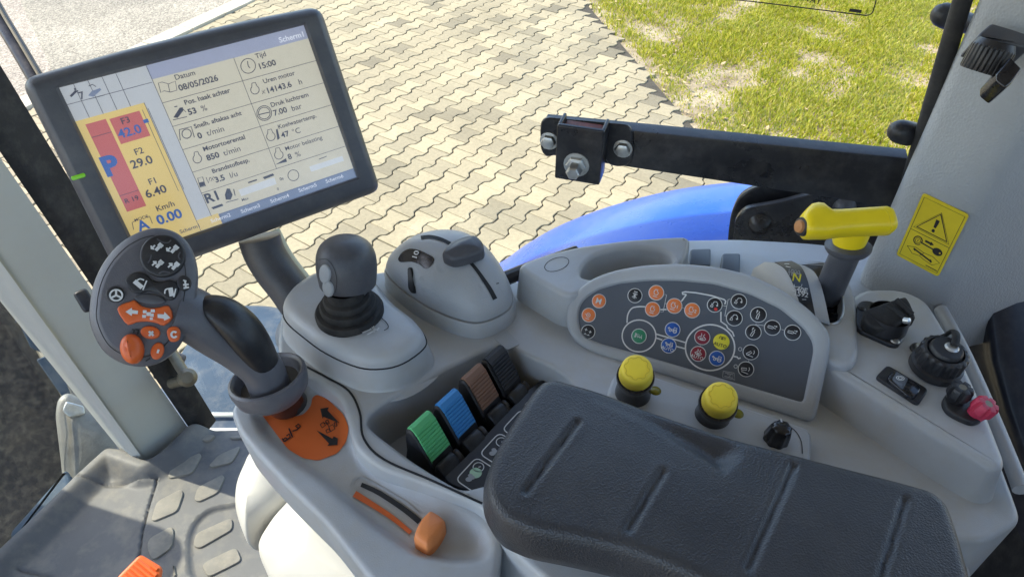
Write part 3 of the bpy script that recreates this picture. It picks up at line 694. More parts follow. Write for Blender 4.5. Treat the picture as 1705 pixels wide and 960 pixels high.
b = B(); b.ribbon(lf, [lf.px(x, y) for x, y in ((108, 690), (112, 720), (108, 770), (112, 830))], .004, .011, .004); b.build('casting_rib', M['alu'], lamp)
b = B(); b.slab(lf.at(0, 0, .018), rpoly(lf.poly([(110, 668), (140, 676), (142, 690), (116, 695), (104, 684)]), .006, 3), prof(.01, .003, 3), True); b.build('lamp_cap', M['steel'], lamp)
lbr = thing('lamp_bracket', 'thin grey metal bracket strips above the lamp housing', 'bracket', PD(80, 640, 1.75))
for pts, dd in (([(30, 535), (55, 540), (92, 590), (84, 592), (52, 580)], 1.8), ([(60, 598), (84, 590), (128, 660), (112, 672)], 1.78), ([(96, 600), (122, 632), (148, 690), (132, 692)], 1.74), ([(24, 537), (36, 512), (48, 535)], 1.82)):
    f_ = facing(*pts[0], dd); b = B(); b.slab(f_, rpoly(f_.poly(pts), .006, 3), [(-.002, 0), (0, -.002), (0, -.012)], True); b.build('strip', M['tank'] if dd != 1.74 else M['alu'], lbr)
stp = thing('cab_step', 'blue grey step edge beyond the rim of the floor mat', 'step', P(60, 850, 1.36))
f_ = H(1.38); b = B(); b.slab(f_, rpoly(f_.poly([(14, 885), (30, 868), (110, 778), (118, 800), (110, 835), (20, 905)]), .012, 4), prof(.05, .01, 4), True); b.build('step_edge', M['tank'], stp)
ma = thing('mirror_arm', 'dark mirror arm tube at the upper left corner', 'mirror arm', PD(55, 110, 1.35))
b = B(); b.tube([PD(x, y, 1.35) for x, y in ((-40, -40), (0, 30), (30, 80), (64, 138), (110, 215))], .0155, 14); b.build('arm_tube', M['steelblk'], ma)
b = B(); b.tube([PD(x, y, 1.335) for x, y in ((-32, -40), (8, 30), (38, 80), (72, 138))], .003, 8); b.build('arm_cable', M['lever'], ma)

# ---------------- floor mat
mtf = H(FLZ + .012)
MO = [(-60, 990), (-30, 965), (60, 880), (140, 800), (186, 758), (215, 762), (246, 779), (262, 775), (290, 752), (318, 722), (335, 716), (420, 714), (520, 714), (520, 1010), (300, 1030)]
mo = rpoly([mtf.px(x, y) for x, y in MO], .012, 3)
pads = [[(280, 798), (283, 785), (296, 771), (333, 755), (336, 760), (321, 789)], [(349, 776), (365, 758), (399, 744), (400, 748), (387, 771), (353, 779)], [(324, 833), (330, 812), (371, 791), (375, 796), (364, 821), (332, 836)],
        [(253, 866), (262, 836), (302, 815), (306, 822), (296, 852), (258, 868)], [(246, 915), (248, 898), (286, 877), (290, 884), (287, 912), (256, 934)], [(320, 905), (325, 885), (385, 858), (386, 878), (330, 910)], [(335, 938), (345, 930), (392, 908), (401, 930), (345, 958)],
        [(333, 727), (360, 726), (352, 735), (336, 736)], [(382, 728), (412, 724), (412, 731), (386, 731)], [(290, 960), (290, 945), (392 - 102, 941), (294, 958)]]
padp = [rpoly(mtf.poly(p), .01, 3) for p in pads]
lines = [mtf.poly([(262, 798), (250, 835), (237, 885), (232, 925)]), mtf.poly([(130, 805), (190, 808), (262, 798)]), mtf.poly([(30, 948), (85, 962)])]
well = rpoly(mtf.poly([(316, 965), (312, 900), (322, 870), (345, 848), (395, 838), (460, 838), (460, 965)]), .03, 4)
rim = mtf.poly([(-60, 990), (-30, 965), (60, 880), (140, 800), (186, 758), (246, 779), (290, 752), (318, 720)])
def mz(p):
    z = np.zeros(len(p))
    d = polydist(p, rim, False); z += .032 * (1 - sm(d, .012, .055))
    z -= .009 * (1 - sm(sdf(p, well), -.003, .004))
    for l_ in lines: z -= .005 * (1 - sm(polydist(p, l_, False), .001, .0035))
    return z
exq = []
def dens(q, cl=True):
    o = []; n = len(q)
    for i in range(n if cl else n - 1):
        a, c = q[i], q[(i + 1) % n]; m = max(1, int(math.hypot(a[0] - c[0], a[1] - c[1]) / .004))
        o += [(a[0] + (c[0] - a[0]) * k / m, a[1] + (c[1] - a[1]) * k / m) for k in range(m)]
    return o
for q in [well]:
    for d_ in (-.0035, 0, .0045): exq += dens(offset(ccw(clean(q)), d_))
for l_ in lines:
    for d_ in (0, .0036, -.0036): exq += [(p[0] + d_, p[1]) for p in dens(l_, False)]
exq = [p for p in exq if inpoly(p[0], p[1], offset(ccw(clean(mo)), -.012))]
fm = field(mtf, mo, mz, .0055, .004, [(0, -.012), (0, -.03)], exq, [(well, .006)])
fmo = thing('floor_mat', '', '', P(250, 850, FLZ)); fm.build('mat_sheet', M['mat'], fmo, 60); mzb = fm.bvh()
for q, raw in zip(padp, pads):
    cpx = P(sum(p[0] for p in raw) / len(raw), sum(p[1] for p in raw) / len(raw), FLZ + .012); z0 = mz(np.array([[cpx.x, cpx.y]]))[0]
    b = B(); b.slab(mtf.at(0, 0, z0 + .0045), q, prof(.008, .0010, 3, .001)); b.build('pad', M['pad'], fmo, 40)
tag(fmo, 'moulded grey rubber floor mat with raised diamond pads', 'floor mat')
# orange pedal
pd = thing('pedal', 'orange ribbed pedal pad at the bottom edge on the floor mat', 'pedal', P(235, 960, FLZ))
pfz = Fr(P(236, 948, FLZ + .09), C2W(.78, -.55, -.1), ZUP + V((.25, -.35, 0)))
oo = rpoly([pfz.px(x, y) for x, y in ((233, 921), (270, 943), (262, 985), (200, 985), (192, 962))], .008, 4)
b = B(); b.slab(pfz, oo, prof(.012, .004, 3), True); b.build('pedal_pad', M['orange'], pd)
xs = [p[0] for p in oo]; ys = [p[1] for p in oo]; b = B()
for k in range(8):
    y = min(ys) + (max(ys) - min(ys)) * (k + .7) / 8.6
    xi = [p for p in np.linspace(min(xs), max(xs), 60) if inpoly(p, y, offset(ccw(oo), -.006))]
    if len(xi) > 4: b.tube([pfz.p(xi[0], y, .0005), pfz.p(xi[-1], y, .0005)], .0036, 8)
b.build('tread_rib', M['orange'], pd, kind='stuff')
b = B(); b.tube([pfz.p(0, 0, -.012), pfz.p(0, -.03, -.10)], .01, 10); b.build('pedal_arm', M['black'], pd)

# ---------------- cream seat side covers below the console
sc_ = thing('seat_side_cover', 'bulging cream side covers in sunlight below the console', 'cover', P(470, 900, FLZ))
cf = Fr(PD(430, 830, .98), C2W(.8, -.6, 0), C2W(-.15, .35, -.9))
l1 = [(384, 850), (386, 800), (402, 758), (420, 730), (460, 745), (480, 800), (468, 840), (440, 866), (424, 890), (410, 917), (398, 900)]
l2 = [(412, 906), (428, 872), (455, 838), (500, 800), (540, 820), (580, 870), (640, 960), (700, 1040), (600, 1060), (460, 1000), (424, 950)]
RW = [(.02, .022), (.3, .020), (.55, .013), (.75, .003), (.88, -.010), (.96, -.025), (1, -.045), (1.0, -.16)]
b = B(); b.blob(cf.at(0, 0, -.03), spl2(cf.poly(l1, -.03), 4), RW); b.build('cover_lobe', M['cream'], sc_, 60)
b = B(); b.blob(cf, spl2(cf.poly(l2), 4), RW); b.build('cover_lobe', M['cream'], sc_, 60)
# ---------------- black glossy inner panel behind the rear console
ip = thing('inner_panel', 'glossy black curved trim panel behind the rear console', 'trim panel', PD(1680, 700, .8))
rows = []
for (y, xl) in ((452, 1640), (458, 1622), (475, 1622), (520, 1640), (600, 1650), (680, 1672), (760, 1700), (850, 1740), (960, 1790)):
    rows.append([PD(xl + dx, y, .66 + dd) for dx, dd in ((-60, .06), (-12, .03), (-2, .008), (4, 0), (14, -.004), (60, -.002), (140, .01), (220, .03), (420, .10), (700, .22))])
b = B(); b.loft(rows, False); b.build('panel_sheet', mat('blue_black_trim', (.02, .022, .032), .35, spec=.3, vary=.2, dust=((.2, .2, .2), .15, 50)), ip, 60)
b = B(); b.v = [PD(1480, 470, .80), PD(2500, 400, .95), PD(2500, 1300, 1.0), PD(1560, 1150, .85)]; b.f = [(0, 1, 2, 3)]; b.build('backing', M['rubber'], ip, 0)
# ================================================================== side console
ZB = 2.31; HB = H(ZB)
con = thing('side_console', 'light grey moulded side console with joystick pod and cup holder box', 'console', P(800, 560, ZB - .2))
CO = [(463, 606), (462, 560), (470, 505), (505, 465), (560, 452), (640, 452), (690, 430), (760, 425), (830, 445), (858, 470), (900, 455), (1000, 420), (1130, 398), (1230, 396), (1340, 402), (1440, 412), (1500, 432), (1556, 520), (1594, 600), (1638, 690), (1692, 830), (1704, 866), (1640, 903), (1590, 897), (1550, 985), (1300, 1060), (960, 1010), (850, 915), (803, 842), (716, 808), (630, 778), (588, 745), (578, 695), (566, 660), (540, 640), (508, 622)]
cpoly = ccw(rpoly(HB.poly(CO), .012, 4))
BAY = [(609, 704), (618, 686), (640, 668), (735, 617), (826, 573), (846, 574), (880, 592), (925, 612), (960, 640), (900, 720), (830, 800), (770, 815), (742, 800), (690, 768), (628, 722)]
bay = ccw(rpoly(HB.poly(BAY), .010, 4))
def plate_hole(fr, outer, hole, po, ph):
    """flat plate with a hole; po / ph = profiles for rim and for hole wall"""
    b = B(); outer = ccw(clean(outer)); hole = ccw(clean(hole))
    ro = [[fr.p(x, y, wv) for x, y in offset(outer, d)] for d, wv in po]; rh = [[fr.p(x, y, wv) for x, y in offset(hole, d)] for d, wv in ph]
    b.loft([r[::-1] for r in ro]); i0 = 0
    k0 = len(b.v); b.loft(rh)
    A = offset(outer, po[0][0]); C = offset(hole, ph[0][0]); n = len(A); pts = A + C; m = len(pts)
    ed = [(i, (i + 1) % n) for i in range(n)] + [(n + i, n + (i + 1) % len(C)) for i in range(len(C))]
    res = delaunay_2d_cdt([V(p) for p in pts], ed, [], 0, 1e-9)
    def idx(i): return (n - 1 - i) if i < n else k0 + (i - n)
    for t in res[2]:
        o_ = [res[3][i][0] if res[3][i] else None for i in t]
        if None in o_: continue
        x = sum(res[0][i].x for i in t) / 3; y = sum(res[0][i].y for i in t) / 3
        if not inpoly(x, y, A) or inpoly(x, y, C): continue
        a_, b_, c_ = [pts[i] for i in o_]; q = [idx(i) for i in o_]
        if (b_[0] - a_[0]) * (c_[1] - a_[1]) - (b_[1] - a_[1]) * (c_[0] - a_[0]) < 0: q = q[::-1]
        b.f.append(tuple(q))
    return b
def holeprof(r, depth, n=4, inset=.004):
    o = []
    for i in range(n + 1):
        a = math.pi / 2 * i / n; o.append((r - r * math.sin(a), -r + r * math.cos(a)))
    o.append((-inset, -depth)); return o
b = plate_hole(HB, cpoly, bay, prof(.16, .005), holeprof(.004, .050)); b.build('console_top', M['grey'], con, 40)
base_b = b.bvh()
# bay floor
bf_ = H(ZB - .049); b = B(); b.slab(bf_, offset(bay, .004), [(0, 0), (0, -.004)]); b.build('bay_floor', M['grey2'], con)
# joystick pod
JP = [(467, 498), (478, 477), (500, 458), (528, 444), (575, 436), (615, 450), (650, 492), (688, 522), (706, 546), (701, 563), (668, 586), (632, 595), (592, 592), (540, 570), (500, 542), (473, 518)]
fj = H(ZB + .036); jp = spl2(fj.poly(JP), 4)
b = B(); b.slab(fj, jp, prof(.040, .012, 6, .004, .009), False, .002); b.build('joystick_pod', M['grey'], con, 50)
pod_b = b.bvh()
b = B(); b.tube([fj.p(x, y, -.013) for x, y in offset(ccw(clean(jp)), .0006)] + [fj.p(*offset(ccw(clean(jp)), .0006)[0], -.013)], .0006, 8, False); b.build('seam', M['seam'], con)
# storage box with cup holder
fb2 = H(ZB + .037)
BX = [(857, 442), (900, 424), (960, 409), (1040, 398), (1110, 393), (1140, 392), (1150, 398), (1146, 420), (1130, 446), (1060, 460), (990, 474), (955, 492), (935, 488)]
CUP = [(968, 458), (974, 438), (992, 424), (1030, 413), (1070, 411), (1105, 417), (1119, 430), (1110, 442), (1050, 450), (995, 462)]
b = plate_hole(fb2, rpoly(fb2.poly(BX), .012, 4), spl2(fb2.poly(CUP), 4), prof(.039, .005, 4, .003), holeprof(.005, .045)); b.build('cup_holder_box', M['grey'], con, 40)
b = B(); b.slab(H(ZB + .0012), spl2(fb2.poly(CUP), 4), [(0, 0), (0, -.001)]); b.build('cup_floor', M['grey2'], con)
b = B(); e_ = [fb2.px(x, y) for x, y in ell(927, 440, 21, 10.5, 28, rot=-.32)]; b.ribbon(fb2, e_, .0006, .0001, .0001, True); b.build('round_mark', M['seam'], con, 0)
# dark gap rail between dome and box
b = B(); b.tube([P(825, 470, ZB + .02), P(870, 452, ZB + .02), P(960, 420, ZB + .015)], .007, 10); b.build('edge_rail', M['black'], con)
# blank switch covers
for q in ([(1150, 414), (1184, 413), (1183, 442), (1146, 442)], [(1203, 421), (1233, 421), (1232, 455), (1199, 455)]):
    f_ = H(ZB + .006); b = B(); b.slab(f_, rpoly(f_.poly(q), .003, 3), prof(.006, .0015, 3), False); b.build('blank_switch', M['face'], con)
# round faint mark right of PTO lever + small label
b = B(); b.slab(H(ZB + .0008), rpoly(HB.poly([(822, 563), (842, 548), (866, 573), (845, 583)]), .002, 3), [(0, 0), (0, -.0008)]); b.build('blank_label', M['grey2'], con)
# rear console block
frc = H(ZB + .034)
RC = [(1372, 604), (1392, 545), (1425, 478), (1500, 478), (1545, 497), (1575, 545), (1615, 615), (1652, 700), (1678, 766), (1672, 780), (1655, 780), (1600, 750), (1480, 675)]
b = B(); b.slab(frc, rpoly(frc.poly(RC), [.004, .02, .02, .02, .02, .02, .02, .02, .006, .006, .006, .02, .02], 4), prof(.034, .007, 5, .006), False); b.build('rear_console_block', M['grey'], con, 40)
b = B(); e_ = [HB.px(x, y) for x, y in ((1360, 636), (1440, 690), (1560, 768), (1638, 820))]; b.ribbon(HB, spl2(e_, 5, False), .0012, .0006, .0004); b.build('seam', M['seam'], con, 0)
b = B(); b.tube(spl([P(x, y, ZB + .012) for x, y in ((1566, 515), (1600, 578), (1640, 666), (1684, 772), (1700, 815))], 5, False), .0055, 12); b.build('edge_trim', M['grey2'], con)
b = B(); b.lathe(H(0).at(*P(1598, 930, ZB - .03).xy, ZB - .25), [(.0001, .21), (.009, .21), (.0115, .207), (.0115, 0)], 28, False, False)
b.build('support_post', M['grey2'], con)

# ---------------- dome pod (throttle)
dome = thing('throttle_dome', 'grey mouse shaped throttle pod with slot, lever and thumbwheel', 'throttle', P(750, 500, ZB))
fd = H(ZB + .018)
DP = [(643, 452), (653, 432), (684, 416), (730, 410), (780, 418), (825, 446), (852, 486), (851, 508), (830, 525), (795, 536), (755, 528), (712, 509), (672, 483)]
dp = ccw(clean(spl2(fd.poly(DP), 4)))
cx = sum(p[0] for p in dp) / len(dp); cy = sum(p[1] for p in dp) / len(dp)
HD = .044
rings = []
for s in (.0, .12, .25, .38, .5, .6, .7, .78, .85, .9, .94, .97, .99, 1.0):
    z = HD * (1 - s ** 2.3) ** .62
    rings.append([fd.p(cx + .010 * (1 - s) + (x - cx) * max(s, .002), cy + .008 * (1 - s) + (y - cy) * max(s, .002), z) for x, y in dp])
b = B(); b.loft([r[::-1] for r in rings]); b.f.append(tuple(range(len(dp)))[::-1])
b.build('dome_shell', M['grey2'], dome, 60); dome_b = b.bvh()
b = B(); b.slab(fd, offset(dp, .001), [(0, -.0015), (.001, -.004), (.0015, -.013), (.002, -.022)]); b.build('dome_base', M['grey'], dome, 60)
def hit(bv, px, py):
    r = ray(px, py).normalized(); l, n, i, d = bv.ray_cast(CAM, r); return (l, n if n.dot(r) < 0 else -n) if l else (None, None)
def drape(bv, pts, w, off=.0004, name='mark', mt=None, parent=None, th=.0003):
    """strip of given pixel width draped on a surface along a pixel path"""
    L_ = []; R_ = []; n = len(pts)
    for i in range(n):
        a = V(pts[max(i - 1, 0)]); c = V(pts[min(i + 1, n - 1)]); t = (c - a).normalized(); m_ = V((-t.y, t.x)); ww = w[i] if isinstance(w, (list, tuple)) else w
        for S_, sg_ in ((L_, 1), (R_, -1)):
            l, nn = hit(bv, pts[i][0] + m_.x * sg_ * ww / 2, pts[i][1] + m_.y * sg_ * ww / 2)
            if l is None: return None
            S_.append(l + nn * off)
    b = B(); b.loft([L_, R_], False); return b.build(name, mt, parent, 60)
def drape_poly(bv, pts, off, name, mt, parent):
    q = []
    for x, y in pts:
        l, nn = hit(bv, x, y)
        if l is None: return None
        q.append(l + nn * off)
    c = sum(q, V((0, 0, 0))) / len(q); l, nn = hit(bv, sum(p[0] for p in pts) / len(pts), sum(p[1] for p in pts) / len(pts)); c = l + nn * off
    b = B(); r_ = b.ring(q); k = b.ring([c])[0]; n = len(r_)
    for i in range(n): b.f.append((r_[i], r_[(i + 1) % n], k))
    return b.build(name, mt, parent, 70)
def z9(x, y): return (640 + x / 5.648, 380 + y / 5.647)
drape(dome_b, spl2([z9(*p) for p in ((345, 92), (420, 82), (500, 96), (570, 122), (640, 160))], 4, False), 6, .0005, 'slot', M['seam'], dome)
drape(dome_b, spl2([z9(*p) for p in ((770, 285), (850, 370), (930, 480), (990, 570), (1040, 665))], 4, False), [5 + .18 * i for i in range(17)], .0005, 'slot', M['seam'], dome)
drape_poly(dome_b, spl2([z9(*p) for p in ((135, 285), (175, 225), (240, 195), (320, 205), (400, 240), (470, 285), (450, 345), (395, 380), (340, 345), (260, 315), (160, 318))], 3), .0006, 'display_window', M['gloss'], dome)
drape_poly(dome_b, rpoly([z9(*p) for p in ((222, 372), (268, 366), (305, 612), (258, 606), (228, 560))], 3, 3), .0006, 'wheel_slot', M['seam'], dome)
drape_poly(dome_b, spl2([z9(*p) for p in ((236, 395), (262, 390), (280, 480), (288, 580), (262, 585), (240, 480))], 3), .0022, 'thumbwheel', M['black'], dome)
l, nn = hit(dome_b, *z9(300, 262)); tfm = Fr(l, C2W(.25, 1, 0), nn); text('display_number', '10', tfm, -.0035, -.0025, .0085, M['white'], dome, .02, w=.0012)
for pts in (((330, 480), (345, 450), (372, 490), (330, 480)), ((350, 575), (385, 595)), ((360, 605), (380, 585)), ((490, 355), (520, 380), (505, 395), (545, 420)), ((540, 380), (515, 410)), ((735, 360), (780, 365)), ((810, 450), (840, 465)), ((880, 540), (920, 570)), ((920, 655), (985, 640)), ((1060, 600), (1075, 555), (1110, 600))):
    drape(dome_b, [z9(*p) for p in pts], 1.1, .0004, 'engraved_mark', M['grprint'], dome)
drape(dome_b, [z9(1050, 520), z9(1075, 515)], 1.5, .0004, 'index_mark', M['seam'], dome)
# throttle lever
l, nn = hit(dome_b, *z9(740, 265)); c = l + nn * .008
lf_ = Fr(c, C2W(.93, .10, .2), nn + C2W(0, .25, -.15))
lp = [(-.0175, -.002), (-.010, .008), (.002, .013), (.014, .0125), (.0195, .002), (.0175, -.008), (.008, -.011), (-.006, -.0125), (-.013, -.0095)]
b = B(); b.slab(lf_.at(0, .002, .004), spl2(lp, 4), prof(.012, .005, 5), True, .003); b.build('throttle_lever', M['dgrey'], dome, 60)

# ---------------- joystick
js = thing('joystick', 'black ball topped joystick with rubber boot on the console pod', 'joystick', P(582, 535, ZB + .036))
jb = P(583, 522, ZB + .036); jt = PD(577, 440, .572)
ax = (jt - jb).normalized(); jf = Fr(jb, RT, ZUP)
b = B(); b.lathe(jf, [(.0288, 0), (.0290, .004), (.0275, .0065), (.0235, .007), (.0240, .011), (.0228, .0135), (.0195, .014), (.0200, .0175), (.0188, .020), (.0155, .021), (.0150, .03)], 40); b.build('boot', M['rubber'], js, 40)
L_ = (jt - jb).length; gf_ = Fr(jb, RT - ax * RT.dot(ax), ax)
prf = [(.0150, .018), (.0168, .023), (.0160, .029), (.0168, .036), (.0195, .043), (.0225, L_ - .019), (.0243, L_ - .009), (.0248, L_), (.0238, L_ + .009), (.0205, L_ + .0165), (.0145, L_ + .0215), (.008, L_ + .0238), (.0001, L_ + .0242)]
k = spl([V((r, h, 0)) for r, h in prf], 3, False); b = B(); b.lathe(gf_, [(max(q.x, .0001), q.y) for q in k], 40, False, True); b.build('ball_grip', M['dgrey'], js, 60); jgb = b.bvh()
for (x, y, r) in ((541, 456, .0078), (546, 480, .0075)):
    l, nn = hit(jgb, x, y); f_ = Fr(l, C2W(.5, .85, 0), nn); b = B(); b.slab(f_.at(0, 0, .0012), ell(0, 0, r * 1.1, r * .75, 24), prof(.004, .0012, 3), False); b.build('thumb_button', M['grey2'], js)
cir = [(528 + 0, 470)]
drape(jgb, spl2([(531, 432), (545, 432), (556, 446), (561, 466), (559, 486)], 4, False), 1.0, .0003, 'seam', M['seam'], js)
u_ = [(600, 556), (637, 532), (647, 545), (643, 553), (612, 560)]
# joystick label
b = B(); jl = fj
b.ribbon(jl, spl2([jl.px(x, y) for x, y in ((634, 531), (644, 540), (647, 548), (640, 553))], 4, False), .0007, .0022, .0002); b.build('label_outline', M['seam'], js, 0)
b = B()
for pts in (((604, 557), (618, 551), (614, 545)), ((612, 560), (632, 549)), ((618, 547), (630, 553)), ((622, 543), (624, 556)), ((606, 553), (612, 550))): b.ribbon(jl, [jl.px(*p) for p in pts], .0011, .0022, .0002)
b.build('symbol', M['white'], js, 0)

# ---------------- armrest console (left lower panel)
ac = thing('handle_console', 'grey front panel of the armrest with orange decal and slider slot', 'console', P(560, 800, ZB - .1))
FA = H(ZB - .012)
AO = [(384, 684), (390, 670), (402, 662), (432, 655), (470, 620), (508, 612), (545, 631), (581, 652), (600, 688), (608, 732), (641, 767), (720, 802), (803, 840), (838, 885), (836, 915), (822, 1000), (660, 1010), (611, 958), (540, 868), (470, 800), (425, 752), (395, 715)]
ap = ccw(rpoly(FA.poly(AO), .008, 4))
inner = ccw(rpoly(FA.poly([(420, 690), (440, 676), (500, 640), (530, 634), (566, 652), (583, 690), (592, 745), (640, 790), (760, 845), (812, 880), (815, 930), (760, 935), (690, 920), (610, 868), (540, 800), (480, 760), (435, 720)]), .02, 4))
slid = FA.poly([(600, 808), (640, 835), (700, 882)])
scoop = ccw(rpoly(FA.poly([(585, 800), (605, 792), (680, 830), (770, 880), (800, 905), (770, 930), (700, 925), (640, 880), (590, 830)]), .02, 4))
def az(p):
    z = np.zeros(len(p)); d = sdf(p, inner); z -= .008 * (1 - sm(d, -.008, .004))
    z -= .003 * (1 - sm(sdf(p, scoop), -.010, .006))
    return z
b = field(FA, ap, az, .003, .0045, [(.0, -.006), (-.002, -.045), (-.02, -.09)]); b.build('panel_shell', M['grey'], ac, 60); ac_b = b.bvh()
# seam between panel and console
sp_ = spl2([(509, 610), (545, 629), (581, 651), (599, 686), (606, 730), (640, 765), (720, 800), (803, 838)], 6, False)
b = B(); b.ribbon(HB, [HB.px(x, y) for x, y in sp_], .0018, .0003, .0003); b.build('seam', M['seam'], ac, 0)
# orange decal
def drape_fill(bv, pts, off, name, mt, parent, step=.004):
    # fill a pixel polygon with a grid draped on the surface
    poly = ccw([FA.px(*p) for p in pts])
    g_ = field(FA, poly, lambda q: np.zeros(len(q)), step)
    nv = []
    for v_ in g_.v:
        d_ = (v_ - CAM).normalized(); l, n_, i_, k_ = bv.ray_cast(CAM, d_)
        nv.append((l + ZUP * off) if l else v_)
    return mk(name, nv, g_.f, mt, parent, 60)
OD = [(433, 686), (446, 679), (462, 682), (478, 694), (490, 694), (506, 690), (518, 676), (520, 662), (527, 657), (545, 664), (572, 690), (581, 712), (577, 735), (562, 755), (530, 767), (505, 763), (480, 748), (462, 725)]
drape_fill(ac_b, rpoly(OD, 6, 3), .0006, 'orange_decal', M['orange2'], ac)
def dpoly(pts, name='decal_mark', mt=None, off=.0012):
    q = []
    for x, y in pts:
        l, n_ = hit(ac_b, x, y); q.append((l if l else P(x, y, ZB - .023)) + ZUP * off)
    b = B(); r_ = b.ring(q); b.f.append(tuple(r_)); return b.build(name, mt or M['dprint'], ac, 0)
def z10(x, y): return (380 + x / 2.526, 580 + y / 2.526)
dpoly([z10(*p) for p in ((388, 256), (425, 250), (418, 262), (468, 316), (402, 290), (398, 298))], 'arrow_mark')
dpoly([z10(*p) for p in ((372, 346), (440, 382), (444, 372), (462, 380), (460, 408), (418, 412), (425, 402))], 'arrow_mark')
for p in (((388, 322), (402, 312), (410, 326), (396, 336), (388, 322)), ((410, 308), (420, 302), (426, 316), (416, 322), (410, 308)), ((402, 318), (416, 314), (424, 332), (440, 322), (450, 340), (432, 352), (424, 332)), ((446, 316), (456, 312), (458, 328), (450, 332), (446, 316)), ((412, 346), (424, 340), (430, 352), (416, 358), (412, 346))):
    drape(ac_b, [z10(*q) for q in p], 1.5, .0012, 'tractor_mark', M['dprint'], ac)
for p in (((256, 338), (272, 376)), ((232, 386), (242, 378), (252, 384)), ((240, 392), (262, 376), (258, 362), (246, 370)), ((272, 350), (290, 344), (305, 330), (296, 320), (284, 330), (294, 336)), ((228, 380), (234, 392), (244, 392))):
    drape(ac_b, [z10(*q) for q in p], 2.2, .0012, 'speed_mark', M['dprint'], ac)
# slider
sp1 = spl2([z10(*p) for p in ((560, 573), (625, 602), (705, 652), (765, 695), (806, 730))], 5, False)
drape(ac_b, sp1, [7.5 + 3.0 * i / len(sp1) for i in range(len(sp1))], .0010, 'slider_slot', M['seam'], ac)
sp2 = spl2([z10(*p) for p in ((530, 612), (600, 654), (690, 712), (768, 776))], 5, False)
drape(ac_b, sp2, [11.5 - 4.5 * i / len(sp2) for i in range(len(sp2))], .0009, 'slider_strip', M['orange2'], ac)
drape(ac_b, spl2([z10(*p) for p in ((512, 578), (540, 545), (575, 548), (640, 580), (740, 640), (800, 690))], 4, False), 2.5, .0008, 'slot_lip', M['grey2'], ac)
sl = thing('slider_lever', 'orange slider knob at the lower end of its slot', 'slider', P(712, 880, ZB - .03))
sf = Fr(P(713, 884, ZB - .010), P(738, 862, ZB) - P(690, 900, ZB), ZUP)
q = [(690, 888), (699, 868), (712, 853), (720, 850), (738, 862), (741, 872), (730, 892), (714, 910), (706, 909), (690, 897)]
b = B(); b.blob(sf, spl2(sf.poly(q), 4), [(.02, .0035), (.55, .0032), (.80, .0024), (.92, .0008), (.98, -.0015), (1, -.005), (1, -.014)]); b.build('slider_knob', M['peach'], sl, 60)
b = B(); b.tube([P(713, 884, ZB - .02), P(711, 880, ZB - .045)], .004, 8); b.build('slider_stem', M['black'], sl)

# ---------------- multifunction handle
mh = thing('control_handle', 'dark grey multifunction control handle with orange and black buttons', 'control handle', P(480, 680, ZB - .03))
hf = Fr(PD(236, 495, .485), C2W(.97, .2, 0), C2W(.22, .08, -.97))
HO = [(146, 540), (145, 508), (152, 470), (170, 433), (198, 402), (232, 383), (264, 378), (293, 388), (314, 412), (324, 445), (324, 480), (318, 515), (308, 548), (290, 580), (262, 602), (228, 610), (194, 602), (165, 580)]
ho = ccw(spl2(hf.poly(HO), 4)); cxh = sum(p[0] for p in ho) / len(ho); cyh = sum(p[1] for p in ho) / len(ho)
b = B(); b.slab(hf, ho, [(-.0085, 0), (-.0080, -.0002), (-.0010, -.0040), (.0002, -.0055), (.0004, -.008), (-.001, -.012), (-.006, -.018), (-.014, -.024)], True); b.build('handle_head', M['hgrey'], mh, 60)
# lighter rim chamfer on the left
ri = offset(ho, -.0062); k0 = [i for i, p in enumerate(ri)]
b = B()
sel = [p for p in ri]; b.ribbon(hf, sel, .0006, .0001, .0001, True); b.build('head_seam', M['black'], mh, 0)
# grip
gp = [PD(290, 515, .505), PD(322, 525, .512), PD(360, 552, .522), PD(400, 580, .532), PD(435, 612, .542), PD(452, 650, .552)]
gp = spl(gp, 5, False); n = len(gp); rad = [.0230 - .0045 * sm(i / (n - 1), 0, .9) for i in range(n)]
b = B(); b.tube(gp, rad, 28, True, .85, up=C2W(.5, .8, -.3)); b.build('grip', M['hgrey'], mh, 70)
gp2 = [PD(336, 503, .508), PD(366, 516, .507), PD(398, 543, .514), PD(425, 577, .525), PD(447, 612, .540)]
gp2 = spl(gp2, 5, False); n = len(gp2); rad = [.004 + .0118 * math.sin(math.pi * (i / (n - 1) * .8 + .02)) ** .7 for i in range(n)]
b = B(); b.tube(gp2, rad, 24, True, .7, up=C2W(.4, .6, -.6)); b.build('grip_inlay', M['black'], mh, 70)
# collar
cc = PD(447, 632, .552); cf_ = Fr(cc, C2W(.8, -.5, 0), (gp[-6] - gp[-1]).normalized() * .5 + V((-.1, .1, .9)))
b = B(); b.lathe(cf_, [(.020, -.012), (.023, -.004), (.026, .002), (.0268, .0045), (.0285, .0052), (.0305, .004), (.031, .0), (.029, -.010), (.022, -.018), (.016, -.022)], 44); b.build('collar', M['hgrey'], mh, 50)
b = B(); b.lathe(cf_, [(.0001, -.004), (.0235, -.004)], 40); b.build('collar_well', M['black'], mh)
b = B(); b.tube([cc - cf_.n * .01, P(488, 678, ZB - .03)], [.018, .015], 20); b.build('shaft', M['gloss'], mh)
b = B(); b.slab(H(ZB - .0215), spl2([H(ZB - .0215).px(x, y) for x, y in ((456, 676), (470, 660), (500, 652), (516, 664), (512, 682), (496, 690), (478, 691))], 4), [(0, 0), (0, -.001)]); b.build('shaft_hole', M['seam'], mh)
def z3(x, y): return (130 + x / 3.2, 360 + y / 3.2)
